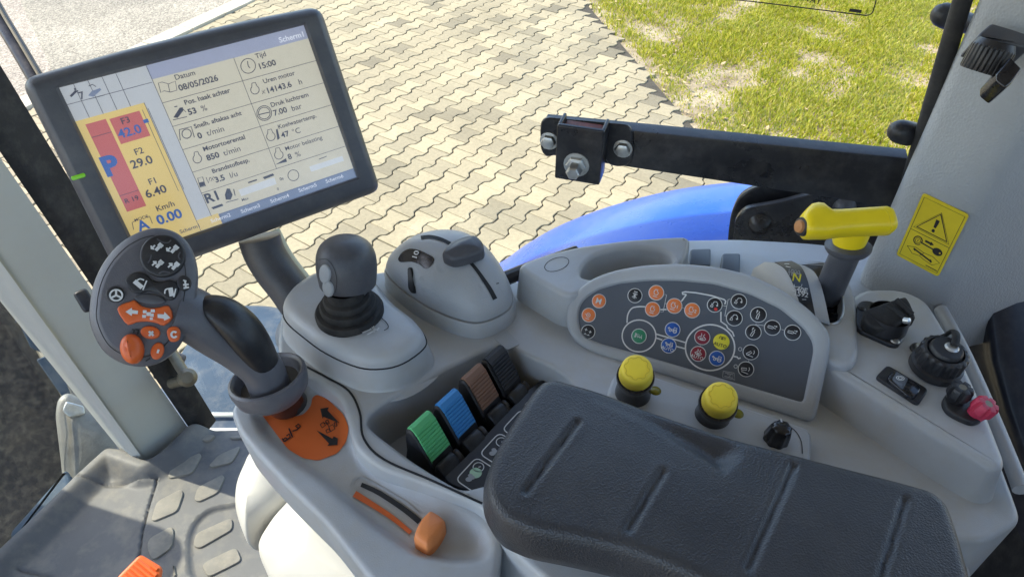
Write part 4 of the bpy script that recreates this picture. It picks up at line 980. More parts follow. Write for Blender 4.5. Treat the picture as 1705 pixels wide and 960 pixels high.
def hbtn(name, pts, mt, h=.0022, r=.0012, lift=0, crown=.0004, k=4):
    b = B(); b.slab(hf.at(0, 0, h + lift), spl2([hf.px(*z3(*p)) for p in pts], k), prof(h, r, 3), False, crown); return b.build(name, mt, mh, 50)
ring_ = [(x, y) for x, y in ell(453, 212, 122, 115, 14)]
hbtn('button_pad', ring_, M['black'], .003, .002)
b = B()
def hst(b, pts, wd, w0=.0036): b.ribbon(hf, [hf.px(*z3(*p), w0) for p in pts], wd, w0)
def harrow(b, x, y, s, up):
    hst(b, [(x - 8 * s, y + 10 * s), (x + 22 * s, y - 22 * s)], .0022); hst(b, [(x + 10 * s, y - 10 * s), (x + 25 * s, y - 25 * s)], .0034)
    if up: hst(b, [(x - 30 * s, y), (x - 12 * s, y - 18 * s)], .0011); hst(b, [(x - 26 * s, y - 20 * s), (x - 10 * s, y - 21 * s), (x - 10 * s, y - 6 * s)], .0011)
    else: hst(b, [(x - 30 * s, y), (x - 12 * s, y - 18 * s)], .0011); hst(b, [(x - 32 * s, y - 16 * s), (x - 31 * s, y), (x - 16 * s, y + 2 * s)], .0011)
for x, y, u2 in ((422, 172, 0), (505, 183, 0), (425, 262, 1), (510, 272, 1)): harrow(b, x, y, 1, u2)
b.build('symbol', M['white'], mh, 0)
b = B()
for pts in (((372, 248), (385, 228), (390, 205)), ((420, 120), (450, 138), (480, 140), (495, 125)), ((545, 190), (535, 212), (545, 232)), ((430, 305), (455, 293), (490, 300))): hst(b, spl2(pts, 4, False), .0009)
b.build('pad_ridge', M['dgrey'], mh, 0)
hbtn('hitch_button', [(255, 345), (285, 308), (330, 298), (368, 312), (400, 340), (445, 350), (490, 340), (530, 358), (537, 400), (515, 440), (480, 445), (440, 415), (380, 400), (330, 412), (290, 400)], M['black'])
b = B(); hst(b, [(300, 345), (342, 380)], .0030, .0028); hst(b, [(345, 392), (366, 342)], .0009, .0028); hst(b, spl2([(310, 345), (330, 333), (352, 340)], 3, False), .0009, .0028)
hst(b, [(492, 380), (500, 425)], .0030, .0028); hst(b, [(510, 430), (521, 385)], .0009, .0028); hst(b, spl2([(462, 412), (465, 392), (480, 385)], 3, False), .0009, .0028); b.build('symbol', M['white'], mh, 0)
hbtn('round_button', ell(567, 357, 38, 41, 12), M['black']); hbtn('steering_button', ell(199, 417, 49, 43, 14), M['black'])
b = B(); c_ = ell(203, 420, 33, 29, 24); hst(b, c_ + c_[:1], .0011, .0028)
for a in (.5, 2.6, 4.7): hst(b, [(203, 420), (203 + 32 * math.cos(a), 420 + 28 * math.sin(a))], .0013, .0028)
hst(b, [(560, 340), (578, 345)], .0009, .0028); hst(b, [(570, 345), (576, 385)], .0012, .0028); hst(b, [(560, 365), (590, 362)], .0012, .0028); hst(b, [(562, 382), (592, 378)], .0012, .0028); b.build('symbol', M['white'], mh, 0)
hbtn('thumb_rest', [(303, 432), (340, 414), (400, 415), (450, 432), (470, 455), (440, 470), (380, 470), (320, 455)], M['dgrey'], .0018, .0012)
hbtn('direction_button', [(213, 495), (235, 470), (280, 455), (305, 448), (340, 478), (390, 490), (440, 485), (485, 478), (507, 540), (460, 582), (425, 570), (370, 560), (310, 565), (270, 578), (235, 540)], M['orange'], .0026, .0012, k=2)
b = B()
def hpoly(b, pts, w0=.0033): r_ = b.ring([hf.p(*hf.px(*z3(*p), w0), w0) for p in pts]); b.f.append(tuple(r_))
for q in ([(252, 508), (287, 486), (287, 498), (320, 502), (318, 520), (288, 518), (285, 530)], [(423, 520), (458, 522), (460, 508), (492, 540), (458, 556), (457, 545), (424, 540)]):
    b = B(); hpoly(b, q); b.build('arrow_symbol', M['white'], mh, 0)
for x, y, s1, s2 in ((355, 508, 10, 8), (352, 532, 10, 8), (376, 520, 12, 10), (398, 503, 11, 8), (394, 526, 9, 9), (390, 545, 8, 6)):
    b = B(); hpoly(b, [(x - s1, y - s2), (x + s1, y - s2), (x + s1, y + s2), (x - s1, y + s2)]); b.build('tractor_symbol', M['white'], mh, 0)
hbtn('plus_button', ell(387, 619, 52, 34, 14, rot=.15), M['orange']); hbtn('return_button', [(475, 610), (500, 588), (530, 590), (546, 615), (540, 655), (515, 668), (488, 660)], M['orange']); hbtn('minus_button', ell(424, 717, 34, 46, 14, rot=.35), M['orange'])
b = B(); b.slab(hf.at(0, 0, .009), spl2([hf.px(*z3(*p)) for p in ell(293, 706, 60, 80, 14, rot=-.2)], 3), prof(.009, .006, 4), False, .002); b.build('trigger_button', M['orange'], mh, 60)
b = B(); hst(b, [(378, 612), (402, 635)], .0014, .0032); hst(b, [(400, 612), (378, 636)], .0014, .0032); c_ = ell(512, 629, 15, 15, 14, .5, 5.6); hst(b, c_, .0014, .0032); hst(b, [(423, 728), (430, 708)], .0014, .0032); b.build('symbol', M['white'], mh, 0)
b = B()
for pts in (((288, 602), (300, 605), (296, 620)), ((306, 602), (322, 605), (318, 628)), ((360, 770), (385, 755))): hst(b, pts, .001, .0004)
b.build('printed_mark', M['black'], mh, 0)

# ---------------- monitor
mx_ = C2W(.857, .379, .350); md = C2W(.185, -.925, .331); mn = md.cross(mx_)
mn = mn if mn.dot(FW) < 0 else -mn
MF = Fr(PD(355, 235, .60), mx_, mn)
mon = thing('monitor', 'tilted touchscreen monitor in a dark housing showing tractor data', 'monitor', PD(450, 460, .66))
MOq = [(62, 142), (120, 123), (300, 69), (430, 40), (548, 18), (562, 26), (584, 105), (606, 205), (628, 312), (620, 326), (470, 380), (330, 433), (207, 482), (190, 474), (142, 350), (97, 235), (56, 155)]
mo_ = ccw(clean(rpoly(MF.poly(MOq), .012, 4)))
SQ = [(105, 142), (519, 40), (586, 301), (222, 422)]
sq = MF.poly(SQ); cxs = sum(p[0] for p in sq) / 4; cys = sum(p[1] for p in sq) / 4
wS = ((sq[1][0] - sq[0][0]) + (sq[2][0] - sq[3][0])) / 2; hS = ((sq[0][1] - sq[3][1]) + (sq[1][1] - sq[2][1])) / 2
SR = [(cxs - wS / 2, cys - hS / 2), (cxs + wS / 2, cys - hS / 2), (cxs + wS / 2, cys + hS / 2), (cxs - wS / 2, cys + hS / 2)]
mo_ = [(X_, Y_) for X_, Y_ in ((cxs - wS / 2 - .024, cys - hS / 2 - .023), (cxs + wS / 2 + .021, cys - hS / 2 - .022), (cxs + wS / 2 + .022, cys + hS / 2 + .013), (cxs + wS / 4, cys + hS / 2 + .0165), (cxs - wS / 4, cys + hS / 2 + .0165), (cxs - wS / 2 - .024, cys + hS / 2 + .0135))]
mo_ = ccw(clean(rpoly(mo_, [.012, .012, .012, .06, .06, .012], 5)))
b = plate_hole(MF, mo_, rpoly(offset(SR, .002), .002, 3), [(-.009, 0), (-.0082, -.0002), (-.0055, -.0025), (-.0032, -.0050), (-.0014, -.009), (-.0004, -.015), (0, -.020), (-.001, -.030), (-.006, -.040), (-.020, -.048)], [(0, 0), (-.0015, -.003), (-.002, -.005)])
b.build('housing', M['dgrey'], mon, 45)
b = B(); b.slab(MF.at(0, 0, -.046), offset(mo_, -.03), prof(.02, .006, 3), True); b.build('rear_cover', M['black'], mon)
scr = mk('screen', [MF.p(x, y, -.0052) for x, y in offset(SR, .008)], [(0, 1, 2, 3)], mat('screen_white', (.52, .54, .55), .4, emit=.16), mon, 0)
sd_ = {n_: mat('screen_' + n_, c, .4, emit=e) for n_, c, e in (('cream', (.57, .535, .42), .19), ('pale', (.60, .62, .62), .18), ('gold', (.62, .47, .17), .22), ('crimson', (.50, .13, .13), .18), ('lilac', (.33, .36, .47), .18), ('navy', (.16, .20, .31), .14), ('tab', (.21, .26, .37), .14), ('ink', (.10, .11, .16), .04), ('blue', (.05, .14, .42), .14), ('light', (.66, .68, .72), .2))}
MS = MF.at(0, 0, -.0050)
def z1(x, y): return (x / 2.286, y / 2.286)
def z4(x, y): return (250 + x / 3.097, 40 + y / 3.097)
def zz(x, y): return (90 + x / 3.43, 120 + y / 3.43)
X0, Y0, X1, Y1 = cxs - wS / 2, cys - hS / 2, cxs + wS / 2, cys + hS / 2
def su(px, py): u_, v_ = MS.px(px, py); return u_, v_
def panel(name, c, x0, y0, x1, y1, w_):
    mk(name, [MS.p(x0, y0, w_), MS.p(x1, y0, w_), MS.p(x1, y1, w_), MS.p(x0, y1, w_)], [(0, 1, 2, 3)], sd_[c], scr, 0)
xm = su(*z4(10, 215))[0]; xr0 = su(*z4(130, 560))[0]
xr = (su(*z4(20, 260))[0] + su(*zz(880, 830))[0]) / 2
yh0 = su(*z4(400, 130))[1]; yh1 = su(*z4(415, 180))[1]
ytab = su(*z4(640, 882))[1]
panel('header_bar', 'lilac', xr, yh1, X1, Y1, .0001); panel('data_panel', 'cream', xr, ytab, X1, yh1, .0001); panel('tab_bar', 'navy', xr - .006, Y0, X1, ytab, .0002)
xg0 = X0; xg1 = (su(*zz(520, 180))[0] + su(*zz(810, 850))[0]) / 2; yg1 = su(*zz(350, 220))[1]
panel('speed_panel', 'gold', xg0, Y0, xg1, yg1, .0001)
p0 = su(*zz(178, 300)); p1 = su(*zz(515, 745)); xp1 = (su(*zz(300, 270))[0] + p1[0]) / 2; panel('park_panel', 'crimson', p0[0], p1[1] - .003, xp1, p0[1], .0002)
q0 = su(*zz(315, 268)); q1 = su(*zz(545, 350)); panel('gear_panel', 'crimson', q0[0], q1[1] - .002, q1[0], su(*zz(400, 245))[1], .0002)
panel('active_tab', 'gold', xr - .030, Y0, xr + .006, ytab + .001, .0003)
lb = B(); LW = .0004
def ln(a, c, w_=LW): lb.ribbon(MS, [a, c], w_, .0004, .00005)
for k in range(1, 5): ln((X0 + (xg1 - X0) * k / 5, yg1), (X0 + (xg1 - X0) * k / 5, Y1))
ln((X0, (yg1 + Y1) / 2), (xg1 + .012, (yg1 + Y1) / 2)); ln((xg1, yg1 + .0), (xg1, Y0)); ln((xr, ytab), (xr, Y1))
xc = (su(*z4(440, 170))[0] + su(*z4(640, 745))[0]) / 2
rows_y = [(su(*z4(*a_))[1] + su(*z4(*c_))[1]) / 2 for a_, c_ in (((75, 402), (490, 293)), ((120, 525), (520, 415)), ((165, 645), (560, 535)), ((215, 765), (600, 645)), ((270, 868), (640, 752)))]
for y in rows_y: ln((xr, y), (X1, y))
ln((xc, yh1), (xc, rows_y[-1])); ln((p0[0], su(*zz(265, 360))[1]), (xp1, su(*zz(265, 360))[1])); ln((p0[0], su(*zz(430, 690))[1]), (xp1, su(*zz(430, 690))[1]))
a = su(*zz(510, 215)); c = su(*zz(728, 672)); xa = (a[0] + su(*zz(705, 680))[0]) / 2
lb.ribbon(MS, [(xa, c[1]), (xa + .0045, c[1]), (xa + .0045, a[1]), (xa, a[1])], .0004, .0004, .00005, True)
lb.build('rule_line', sd_['ink'], scr, 0)
b = B(); t_ = su(*zz(525, 280)); r_ = b.ring([MS.p(t_[0] - .002, t_[1] - .0015, .0005), MS.p(t_[0] + .002, t_[1] - .0015, .0005), MS.p(t_[0] + .002, t_[1] + .0015, .0005), MS.p(t_[0] - .002, t_[1] + .0015, .0005)]); b.f.append(tuple(r_)); b.build('gear_marker', sd_['blue'], scr, 0)
PXM = .60 / FPX
def stx(s, pt, hz, scale, c='ink', bold=.012, align='LEFT', wx=1.0):
    u_, v_ = su(*pt); text('screen_text', s, MS, u_, v_, hz / scale * PXM * 1.56, sd_[c], scr, bold, align, .0005, wx * 1.06)
for s, x, y, h, bo in (('Datum', 130, 290, 22, .008), ('08/05/2026', 152, 346, 26, .02), ('Pos. haak achter', 180, 418, 21, .02), ('53', 200, 470, 26, .03), ('%', 268, 452, 26, 0), ('Snelh. aftakas acht', 230, 540, 20, .02), ('0', 250, 592, 26, .03), ('t/min', 296, 578, 26, 0), ('Motortoerental', 276, 657, 21, .02), ('850', 296, 705, 26, .03), ('t/min', 382, 680, 26, 0), ('Brandstofbesp.', 322, 770, 20, .02), ('3.5', 338, 818, 26, .03), ('l/u', 414, 795, 26, 0), ('R1', 290, 925, 44, .03),
                       ('Tijd', 546, 180, 22, .008), ('15:00', 560, 236, 26, .02), ('Uren motor', 585, 308, 21, .012), ('14143.6', 602, 360, 26, .02), ('h', 768, 314, 26, 0), ('Druk luchtrem', 624, 430, 21, .014), ('7.00', 640, 474, 26, .02), ('bar', 732, 450, 26, 0), ('Koelwatertemp.', 662, 542, 20, .012), ('47', 680, 588, 26, .02), ('°C', 736, 572, 26, 0), ('Motor belasting', 698, 654, 20, .005), ('8', 714, 699, 26, .02), ('%', 752, 688, 26, 0), ('Max', 474, 914, 13, .01), ('0', 656, 858, 13, .01), ('0s', 670, 808, 15, .01)):
    stx(s, z4(x, y), h, 3.097, bold=bo)
stx('Scherm1', z4(668, 98), 24, 3.097, 'light', .02)
for s, x, y in (('Scherm2', 352, 371), ('Scherm3', 402, 355), ('Scherm4', 451, 338), ('Scherm5', 498, 320), ('Scherm6', 543, 305)): stx(s, (x, y), 5.8, 1, 'light', .01)
for s, x, y, h, c, bo in (('F3', 388, 300, 30, 'ink', .012), ('42.0', 376, 380, 42, 'blue', .02), ('P', 300, 596, 92, 'blue', .045), ('F2', 465, 475, 30, 'ink', .012), ('29.0', 448, 553, 40, 'ink', .02), ('F1', 545, 645, 30, 'ink', .012), ('6.40', 530, 720, 40, 'ink', .02), ('Km/h', 588, 796, 28, 'ink', .012), ('0.00', 598, 872, 48, 'blue', .03), ('R 19', 408, 752, 24, 'ink', .012), ('MODE', 462, 855, 16, 'ink', .005), ('A', 490, 908, 50, 'blue', .03), ('7', 150, 158, 34, 'ink', .01)):
    stx(s, zz(x, y), h, 3.43, c, bo)
stx('Scherm1', zz(722, 922), 20, 3.43, 'ink', .01)
# screen icons
ib = B(); fb3 = B()
def it(pts, wd=.0005, cl=False): ib.ribbon(MS, [su(*z4(*p)) for p in pts], wd, .0005, .00005, cl)
def fp_(pts, w_=.0006):
    r_ = fb3.ring([MS.p(*su(*z4(*p)), w_) for p in pts]); fb3.f.append(tuple(r_))
it([(42, 305), (62, 300), (95, 310), (130, 295), (138, 342), (105, 352), (72, 345), (55, 355)], .0005, True); it([(92, 310), (102, 352)])
for c_, r_ in (((505, 217), 38), ((588, 460), 38), ((588, 460), 30), ((738, 780), 28)): it(ell(*c_, r_, r_, 24), .0006, True)
it([(505, 217), (502, 192)], .0007); it([(505, 217), (515, 228)], .0007); it([(560, 468), (615, 455)], .0008)
for c_ in ((540, 340), (243, 695), (622, 580), (663, 675)):
    it([(c_[0] + 22 * math.cos(a), c_[1] + 22 * math.sin(a)) for a in np.linspace(-1.1, 3.9, 16)] + [(c_[0] - 16, c_[1] - 34), (c_[0] + 2, c_[1] - 38)], .0006, True)
it(ell(188, 566, 24, 24, 18), .0007, True); it([(155, 600), (150, 545), (212, 530), (228, 585)], .0007)
fp_([(120, 482), (152, 432), (168, 430), (172, 445), (142, 485)]); it([(118, 495), (190, 478)], .0006); it([(170, 440), (185, 455)]); it([(125, 428), (140, 424)], .0008)
fp_([(252, 818), (275, 812), (285, 832), (258, 840)]); it([(245, 795), (270, 788), (285, 835), (258, 842)], .0006, True); it([(288, 790), (300, 820), (308, 790)], .0006)
fp_([(645, 725), (700, 692), (705, 710)]); fp_([(648, 545), (656, 540), (668, 590), (656, 598)])
fp_([(390, 905), (385, 880), (395, 848), (410, 848), (425, 880), (415, 905)]); it([(390, 920), (455, 902)], .0006); it([(430, 850), (438, 885)], .0007)
it([(505, 818), (550, 803)], .0012); fp_([(580, 790), (632, 770), (640, 780), (590, 800)]); fp_([(315, 945), (370, 926), (378, 936), (325, 955)])
fp_([(690 + 180, 695), (910, 680), (910, 684), (870, 699)])
it([(575, 345), (590, 340), (578, 362), (594, 358)], .0005, True); it([(308, 790), (328, 786), (312, 810), (330, 806)], .0005, True)
ib.build('icon_line', sd_['ink'], scr, 0); fb3.build('icon_fill', sd_['ink'], scr, 0)
fb3 = B(); fp_([(455, 855), (640, 790), (652, 825), (470, 888)], .0004); fp_([(820, 735), (990, 680), (1000, 705), (830, 762)], .0004); fb3.build('gauge_field', sd_['pale'], scr, 0)
tb = B()
for k in range(5):
    xa_, xb_ = xr + .008 + (X1 - xr - .008) * k / 5, xr + .008 + (X1 - xr - .008) * (k + 1) / 5 - .001; r_ = tb.ring([MS.p(xa_, Y0 + .001, .0003), MS.p(xb_, Y0 + .001, .0003), MS.p(xb_, ytab - .001, .0003), MS.p(xa_, ytab - .001, .0003)]); tb.f.append(tuple(r_))
tb.build('tab', sd_['tab'], scr, 0)
ib = B(); fb3 = B()
def z4s(x, y): return zz(x, y)
_z4 = z4; z4 = zz
it([(95, 140), (125, 110)], .0016); it([(118, 92), (122, 112), (138, 108)], .0010); fp_([(195, 135), (215, 110), (262, 92), (270, 102), (225, 142)]); it([(200, 155), (288, 132)], .0005); it([(198, 80), (220, 72), (240, 84)], .0006)
it([(455, 900), (446, 858), (462, 850)], .0005); it([(525, 828), (545, 822), (562, 865)], .0005)
z4 = _z4; ib.build('icon_line', sd_['ink'], scr, 0); fb3.build('icon_fill', sd_['tab'], scr, 0)
mk('screen_glass', [MF.p(x, y, -.0030) for x, y in offset(SR, .004)], [(0, 1, 2, 3)], M['sglass'], mon, 0)
f_ = MF.at(*MF.px(131, 294), 0); b = B(); b.slab(f_.at(0, 0, .0008), rpoly([(-.0055, -.0017), (.005, -.0017), (.005, .0017), (-.0055, .0017)], .0015, 4), prof(.002, .0006, 3), False); b.build('indicator_light', M['led'], mon)
# stalk
b = B(); b.tube(spl([PD(432, 395, .66), PD(440, 420, .665), PD(458, 450, .67), PD(480, 478, .675), PD(498, 505, .68)], 4, False), .0195, 20); b.build('monitor_stalk', M['dgrey'], mon, 60)
hd = thing('grab_rail', 'beige curved rail strip outside behind the monitor stalk', 'rail', PD(490, 470, .95))
b = B(); b.tube(spl([PD(455, 385, .95), PD(467, 410, .95), PD(480, 432, .95), PD(500, 458, .95), PD(520, 482, .95)], 4, False), .0095, 14); b.build('rail_tube', mat('beige_rail', (.45, .41, .26), .5), hd)
# ================================================================== valve levers in the bay
zr = ZB + .012
ridge = [((684, 717), (717, 684)), ((730, 678), (761, 647)), ((771, 634), (803, 605)), ((808, 603), (838, 574))]
mids = [P((a[0] + c[0]) / 2, (a[1] + c[1]) / 2, zr) for a, c in ridge]
rd = (mids[3] - mids[0]).normalized(); qd = V((rd.y, -rd.x, 0)); qd = qd if qd.y < 0 else -qd
lev = [('green', 'valve lever with ribbed green cap, nearest the orange decal', M['green']), ('blue', 'valve lever with ribbed blue cap between green and brown', M['blue']), ('brown', 'valve lever with ribbed brown cap between blue and black', M['brown']), ('black', 'all black valve lever at the far end of the lever row', M['black'])]
def extr(b, o, pr, wd, r=.0015):
    """extrude (q,z) profile along rd, rounded ends"""
    n = len(pr); cq = sum(p[0] for p in pr) / n; cz = sum(p[1] for p in pr) / n
    rings = []
    for x, s in ((-wd / 2, .88), (-wd / 2 + r * .4, .96), (-wd / 2 + r, 1), (wd / 2 - r, 1), (wd / 2 - r * .4, .96), (wd / 2, .88)):
        rings.append([o + rd * x + qd * (cq + (q - cq) * s) + ZUP * (cz + (z - cz) * s) for q, z in pr])
    b.loft(rings, True, True, True); return b
for (nm, lab, mt), m_ in zip(lev, mids):
    lv_ = thing('valve_lever', lab, 'lever', m_ - ZUP * .06, 'valve levers in the console bay')
    pr = spl2([(-.010, -.055), (-.008, -.030), (-.0065, -.008), (-.003, -.0015), (.001, -.0012), (.004, -.004), (.012, -.016), (.0195, -.029), (.021, -.034), (.020, -.056)], 3)
    b = extr(B(), m_, pr, .0245); b.build('lever_body', M['black'], lv_, 50)
    # ribbed coloured pad over ridge and front slope
    pr = [(-.0045, -.0022), (-.002, .0004), (.0012, .0008), (.0045, -.0024)]
    n = 9
    for k in range(n):
        t0 = k / n; q0, z0 = .0045 + .0145 * t0, -.0024 - .0242 * t0
        pr += [(q0 + .0006, z0 + .0004), (q0 + .0145 / n * .7 + .0006, z0 - .0242 / n * .7 + .0004), (q0 + .0145 / n * .85, z0 - .0242 / n * .85 - .0002)]
    top_ = [m_ + rd * -.0105 + qd * q + ZUP * (z + .0008) for q, z in pr]; bt_ = [m_ + rd * .0105 + qd * q + ZUP * (z + .0008) for q, z in pr]
    b = B(); b.loft([[p - ZUP * .003 for p in top_], top_, bt_, [p - ZUP * .003 for p in bt_]], False); b.build('lever_cap', mt, lv_, 25)
    pr = spl2([(.020, -.056), (.0215, -.030), (.0255, -.0262), (.031, -.030), (.040, -.043), (.044, -.052), (.043, -.058)], 3)
    b = extr(B(), m_ + rd * -.002, pr, .0185); b.build('thumb_paddle', M['black'], lv_, 50)
    pr = spl2([(.018, -.058), (.020, -.034), (.026, -.0315), (.036, -.044), (.041, -.058)], 3)
    b = extr(B(), m_ + rd * .0118, pr, .005); b.build('side_latch', M['dgrey'], lv_, 50)
# label plate
lpf = H(ZB - .020)
lab = thing('lever_label_plate', 'dark label strip with white outlines beside the valve levers', 'label', P(800, 770, ZB - .045))
LPo = [(752, 806), (738, 794), (770, 765), (880, 648), (900, 632), (940, 640), (900, 720), (830, 815), (800, 822)]
b = B(); b.slab(lpf, rpoly(lpf.poly(LPo), .003, 3), [(-.0006, 0), (0, -.0006), (0, -.026)]); b.build('plate', M['bblk'], lab)
b = B(); wb = B()
e0_, e1_ = V((*lpf.px(749, 797), 0)), V((*lpf.px(896, 640), 0)); ed = (e1_ - e0_).normalized(); eq = V((ed.y, -ed.x, 0)); LL = (e1_ - e0_).length
eq = eq if eq.y < 0 else -eq
for k in range(4):
    o_ = e0_ + ed * (LL * k / 4 + .002) + eq * .004; l_ = LL / 4 - .004
    q = [(o_.x, o_.y), ((o_ + ed * l_).x, (o_ + ed * l_).y), ((o_ + ed * l_ + eq * .045).x, (o_ + ed * l_ + eq * .045).y), ((o_ + eq * .045).x, (o_ + eq * .045).y)]
    b.ribbon(lpf, rpoly(q, .005, 4), .0009, .0002, .0001, True)
    c_ = o_ + ed * l_ * .76 + eq * .007; b.ribbon(lpf, ell(c_.x, c_.y, .0042, n=20), .0007, .0002, .0001, True); b.ribbon(lpf, [(c_.x, c_.y), (c_.x + .0018, c_.y + .0005)], .0007, .0002, .0001)
    c_ = o_ + ed * l_ * .25 + eq * .008
    for dx, dy, s_ in ((0, 0, .0022), (.0025, .0015, .0018), (.001, .0035, .0016)):
        wb = B(); r_ = wb.ring([lpf.p(x, y, .0003 + s_ * .05) for x, y in ell(c_.x + dx, c_.y + dy, s_ * 1.2, s_, 10)]); wb.f.append(tuple(r_)); wb.build('symbol', M['grprint'], lab, 0)
b.build('outline_print', M['white'], lab, 0)
c_ = lpf.px(792, 787); b = B(); r_ = b.ring([lpf.p(x, y, .0003) for x, y in ell(*c_, .0048, n=20)]); b.f.append(tuple(r_)); b.build('green_dot', M['mint'], lab, 0)
# faint print on the bay wall
b = B(); wl = Fr(P(700, 655, ZB - .02), rd, qd * 1 + ZUP * .15)
for pts in (((698, 650), (704, 645)), ((706, 658), (716, 650)), ((700, 664), (710, 658)), ((714, 640), (719, 652)), ((694, 668), (700, 665))): b.ribbon(wl, [wl.px(*p) for p in pts], .0012, .0025, .0002)
b.build('wall_print', M['grprint'], lab, 0)

# ================================================================== armrest
ZA = 2.372; FAr = H(ZA)
arm = thing('armrest', 'padded dark grey vinyl armrest with pressed grooves', 'armrest', P(1150, 850, ZB))
AR = [(806, 796), (820, 752), (850, 700), (885, 648), (902, 630), (922, 625), (1000, 646), (1090, 681), (1180, 711), (1240, 729), (1300, 744), (1400, 770), (1500, 795), (1556, 811), (1582, 832), (1600, 880), (1622, 960), (1650, 1060), (1600, 1120), (1400, 1075), (1250, 1010), (1150, 955), (1050, 915), (950, 893), (880, 880), (832, 858), (812, 830)]
arp = ccw(rpoly(FAr.poly(AR), .015, 4))
gro = [((962, 703), (876, 818)), ((1104, 786), (1047, 880)), ((1322, 775), (1246, 945)), ((1508, 832), (1462, 975))]
gro = [(FAr.px(*a), FAr.px(*c)) for a, c in gro]
rl = FAr.poly([(985, 668), (1060, 702), (1140, 752), (1205, 795)]); r2 = FAr.poly([(1205, 795), (1232, 770), (1250, 738)])
scp = ccw(FAr.poly([(935, 600), (985, 668), (1060, 702), (1140, 752), (1205, 795), (1232, 770), (1255, 735), (1280, 700), (1150, 640), (1000, 580)]))
def arz(p):
    z = np.zeros(len(p))
    for a, c in gro: z += .0010 * np.exp(-(segdist(p, a, c) / .0055) ** 2) - .0034 * np.exp(-(segdist(p, a, c) / .0024) ** 2)
    d = sdf(p, scp); z -= .0075 * (1 - sm(d, -.016, .001)) * sm(polydist(p, arp), .000, .022)
    dd = polydist(p, arp); z += .0015 * sm(dd, 0, .05)
    return z
b = field(FAr, arp, arz, .0023, .0075, [(.0015, -.006), (.002, -.018), (-.001, -.030), (-.008, -.040), (-.03, -.046)]); b.build('cushion', M['leather'], arm, 70)
b = B(); b.slab(H(ZB + .03), offset(arp, -.02), [(0, 0), (0, -.05)]); b.build('armrest_base', M['dgrey'], arm)

# ================================================================== button panel
pA, pB = P(968, 574, ZB + .004), P(1356, 703, ZB + .004)
px_ = (pB - pA).normalized(); pn = V((px_.y, -px_.x, 0)); pn = pn if pn.y < 0 else -pn
PFr = Fr((pA + pB) / 2, px_, pn * .74 + ZUP * .67)
bp = thing('button_panel', 'raised grey control panel with round coloured buttons and tractor outline', 'control panel', (pA + pB) / 2)
PO_ = [(941, 530), (944, 506), (958, 484), (985, 463), (1020, 450), (1070, 441), (1130, 438), (1190, 443), (1250, 457), (1305, 483), (1350, 516), (1378, 548), (1384, 565), (1382, 590), (1370, 645), (1357, 706), (1260, 675), (1100, 622), (985, 587), (957, 570), (944, 550)]
PI_ = [(960, 527), (963, 508), (975, 493), (995, 480), (1030, 470), (1080, 465), (1130, 465), (1190, 471), (1250, 488), (1300, 512), (1340, 545), (1355, 568), (1357, 585), (1339, 673), (1250, 647), (1100, 602), (1000, 574), (975, 564), (963, 548)]
po = ccw(clean(rpoly(PFr.poly(PO_), .009, 4))); pi_ = ccw(clean(rpoly(PFr.poly(PI_), .0045, 3)))
b = plate_hole(PFr, po, pi_, [(-.0042, 0), (-.002, -.0005), (-.0007, -.0017), (0, -.0038), (0, -.022), (-.006, -.030), (-.02, -.040)], [(.001, 0), (.0002, -.0004), (-.0004, -.0014), (-.0012, -.003)])
b.build('panel_frame', M['grey2'], bp, 40)
b = B(); b.slab(PFr.at(0, 0, -.0026), offset(pi_, .001), [(0, 0), (0, -.002)]); face = b.build('panel_face', M['face'], bp)
PS = PFr.at(0, 0, -.0026)
def z6(x, y): return (920 + x / 3.0958, 430 + y / 3.0968)
def s6(x, y): return PS.px(*z6(x, y))
b = B(); WD = .0011
def L6(pts, wd=WD, smooth_=False, cl=False):
    q = [s6(*p) for p in pts]; b.ribbon(PS, spl2(q, 5, False) if smooth_ else q, wd, .0001, .00012, cl)
L6([(384, 332), (388, 290), (408, 258), (440, 249), (478, 249)], smooth_=True); L6([(556, 264), (588, 263)])
L6([(664, 222), (690, 186)]); L6([(690, 186), (670, 184), (668, 176), (685, 172), (740, 177), (820, 192), (885, 212), (893, 220), (888, 236)], smooth_=False)
L6([(868, 275), (868, 325), (897, 345), (902, 358), (928, 380), (936, 402)])
L6(ell(446, 399, 87, 82, 40), .0011, cl=True); L6(ell(812, 459, 127, 118, 48), .0012, cl=True)
L6([(530, 388), (688, 434)]); L6([(530, 408), (566, 420)]); L6([(636, 452), (688, 466)]); L6([(934, 504), (952, 508), (958, 516), (970, 512)], .0012)
for p in (((578, 186), (588, 187), (570, 276), (556, 275)), ((580, 232), (588, 233)), ((655, 252), (676, 256)), ((916, 210), (905, 212), (888, 296), (896, 298)), ((878, 243), (896, 246)), ((1050, 334), (1046, 340), (1090, 346)), ((1180, 366), (1192, 369)), ((1012, 524), (1010, 530)), ((762, 448), (760, 452)), ((612, 408), (608, 412))): L6(p, .0004)
L6(ell(967, 467, 9, 9, 16), .0004, cl=True); L6(ell(944, 556, 9, 9, 16), .0004, cl=True)
b.build('tractor_outline', M['white'], face, 0)
b = B()
for p in (((880, 580), (936, 590), (940, 625), (876, 612), (880, 580)), ((888, 588), (930, 597), (930, 616), (886, 606)), ((900, 596), (920, 600), (905, 612))): L6(p, .0006)
b.build('faint_mark', M['grprint'], face, 0)
AU = 'AUTO'
ENG = [[(-.35, .1), (-.2, .45), (.2, .45), (.1, .25), (.38, .05), (.25, -.3), (-.2, -.3), (-.35, .1)], [(-.3, -.58), (.35, -.58)]]
FAN = [[(.0, .05), (-.35, .3), (-.1, .45), (0, .05)], [(0, .05), (.35, .3), (.1, .45), (0, .05)], [(0, .05), (-.35, -.3), (-.1, -.45), (0, .05)], [(0, .05), (.35, -.3), (.1, -.45), (0, .05)], [(-.3, .62), (.3, .62)]]
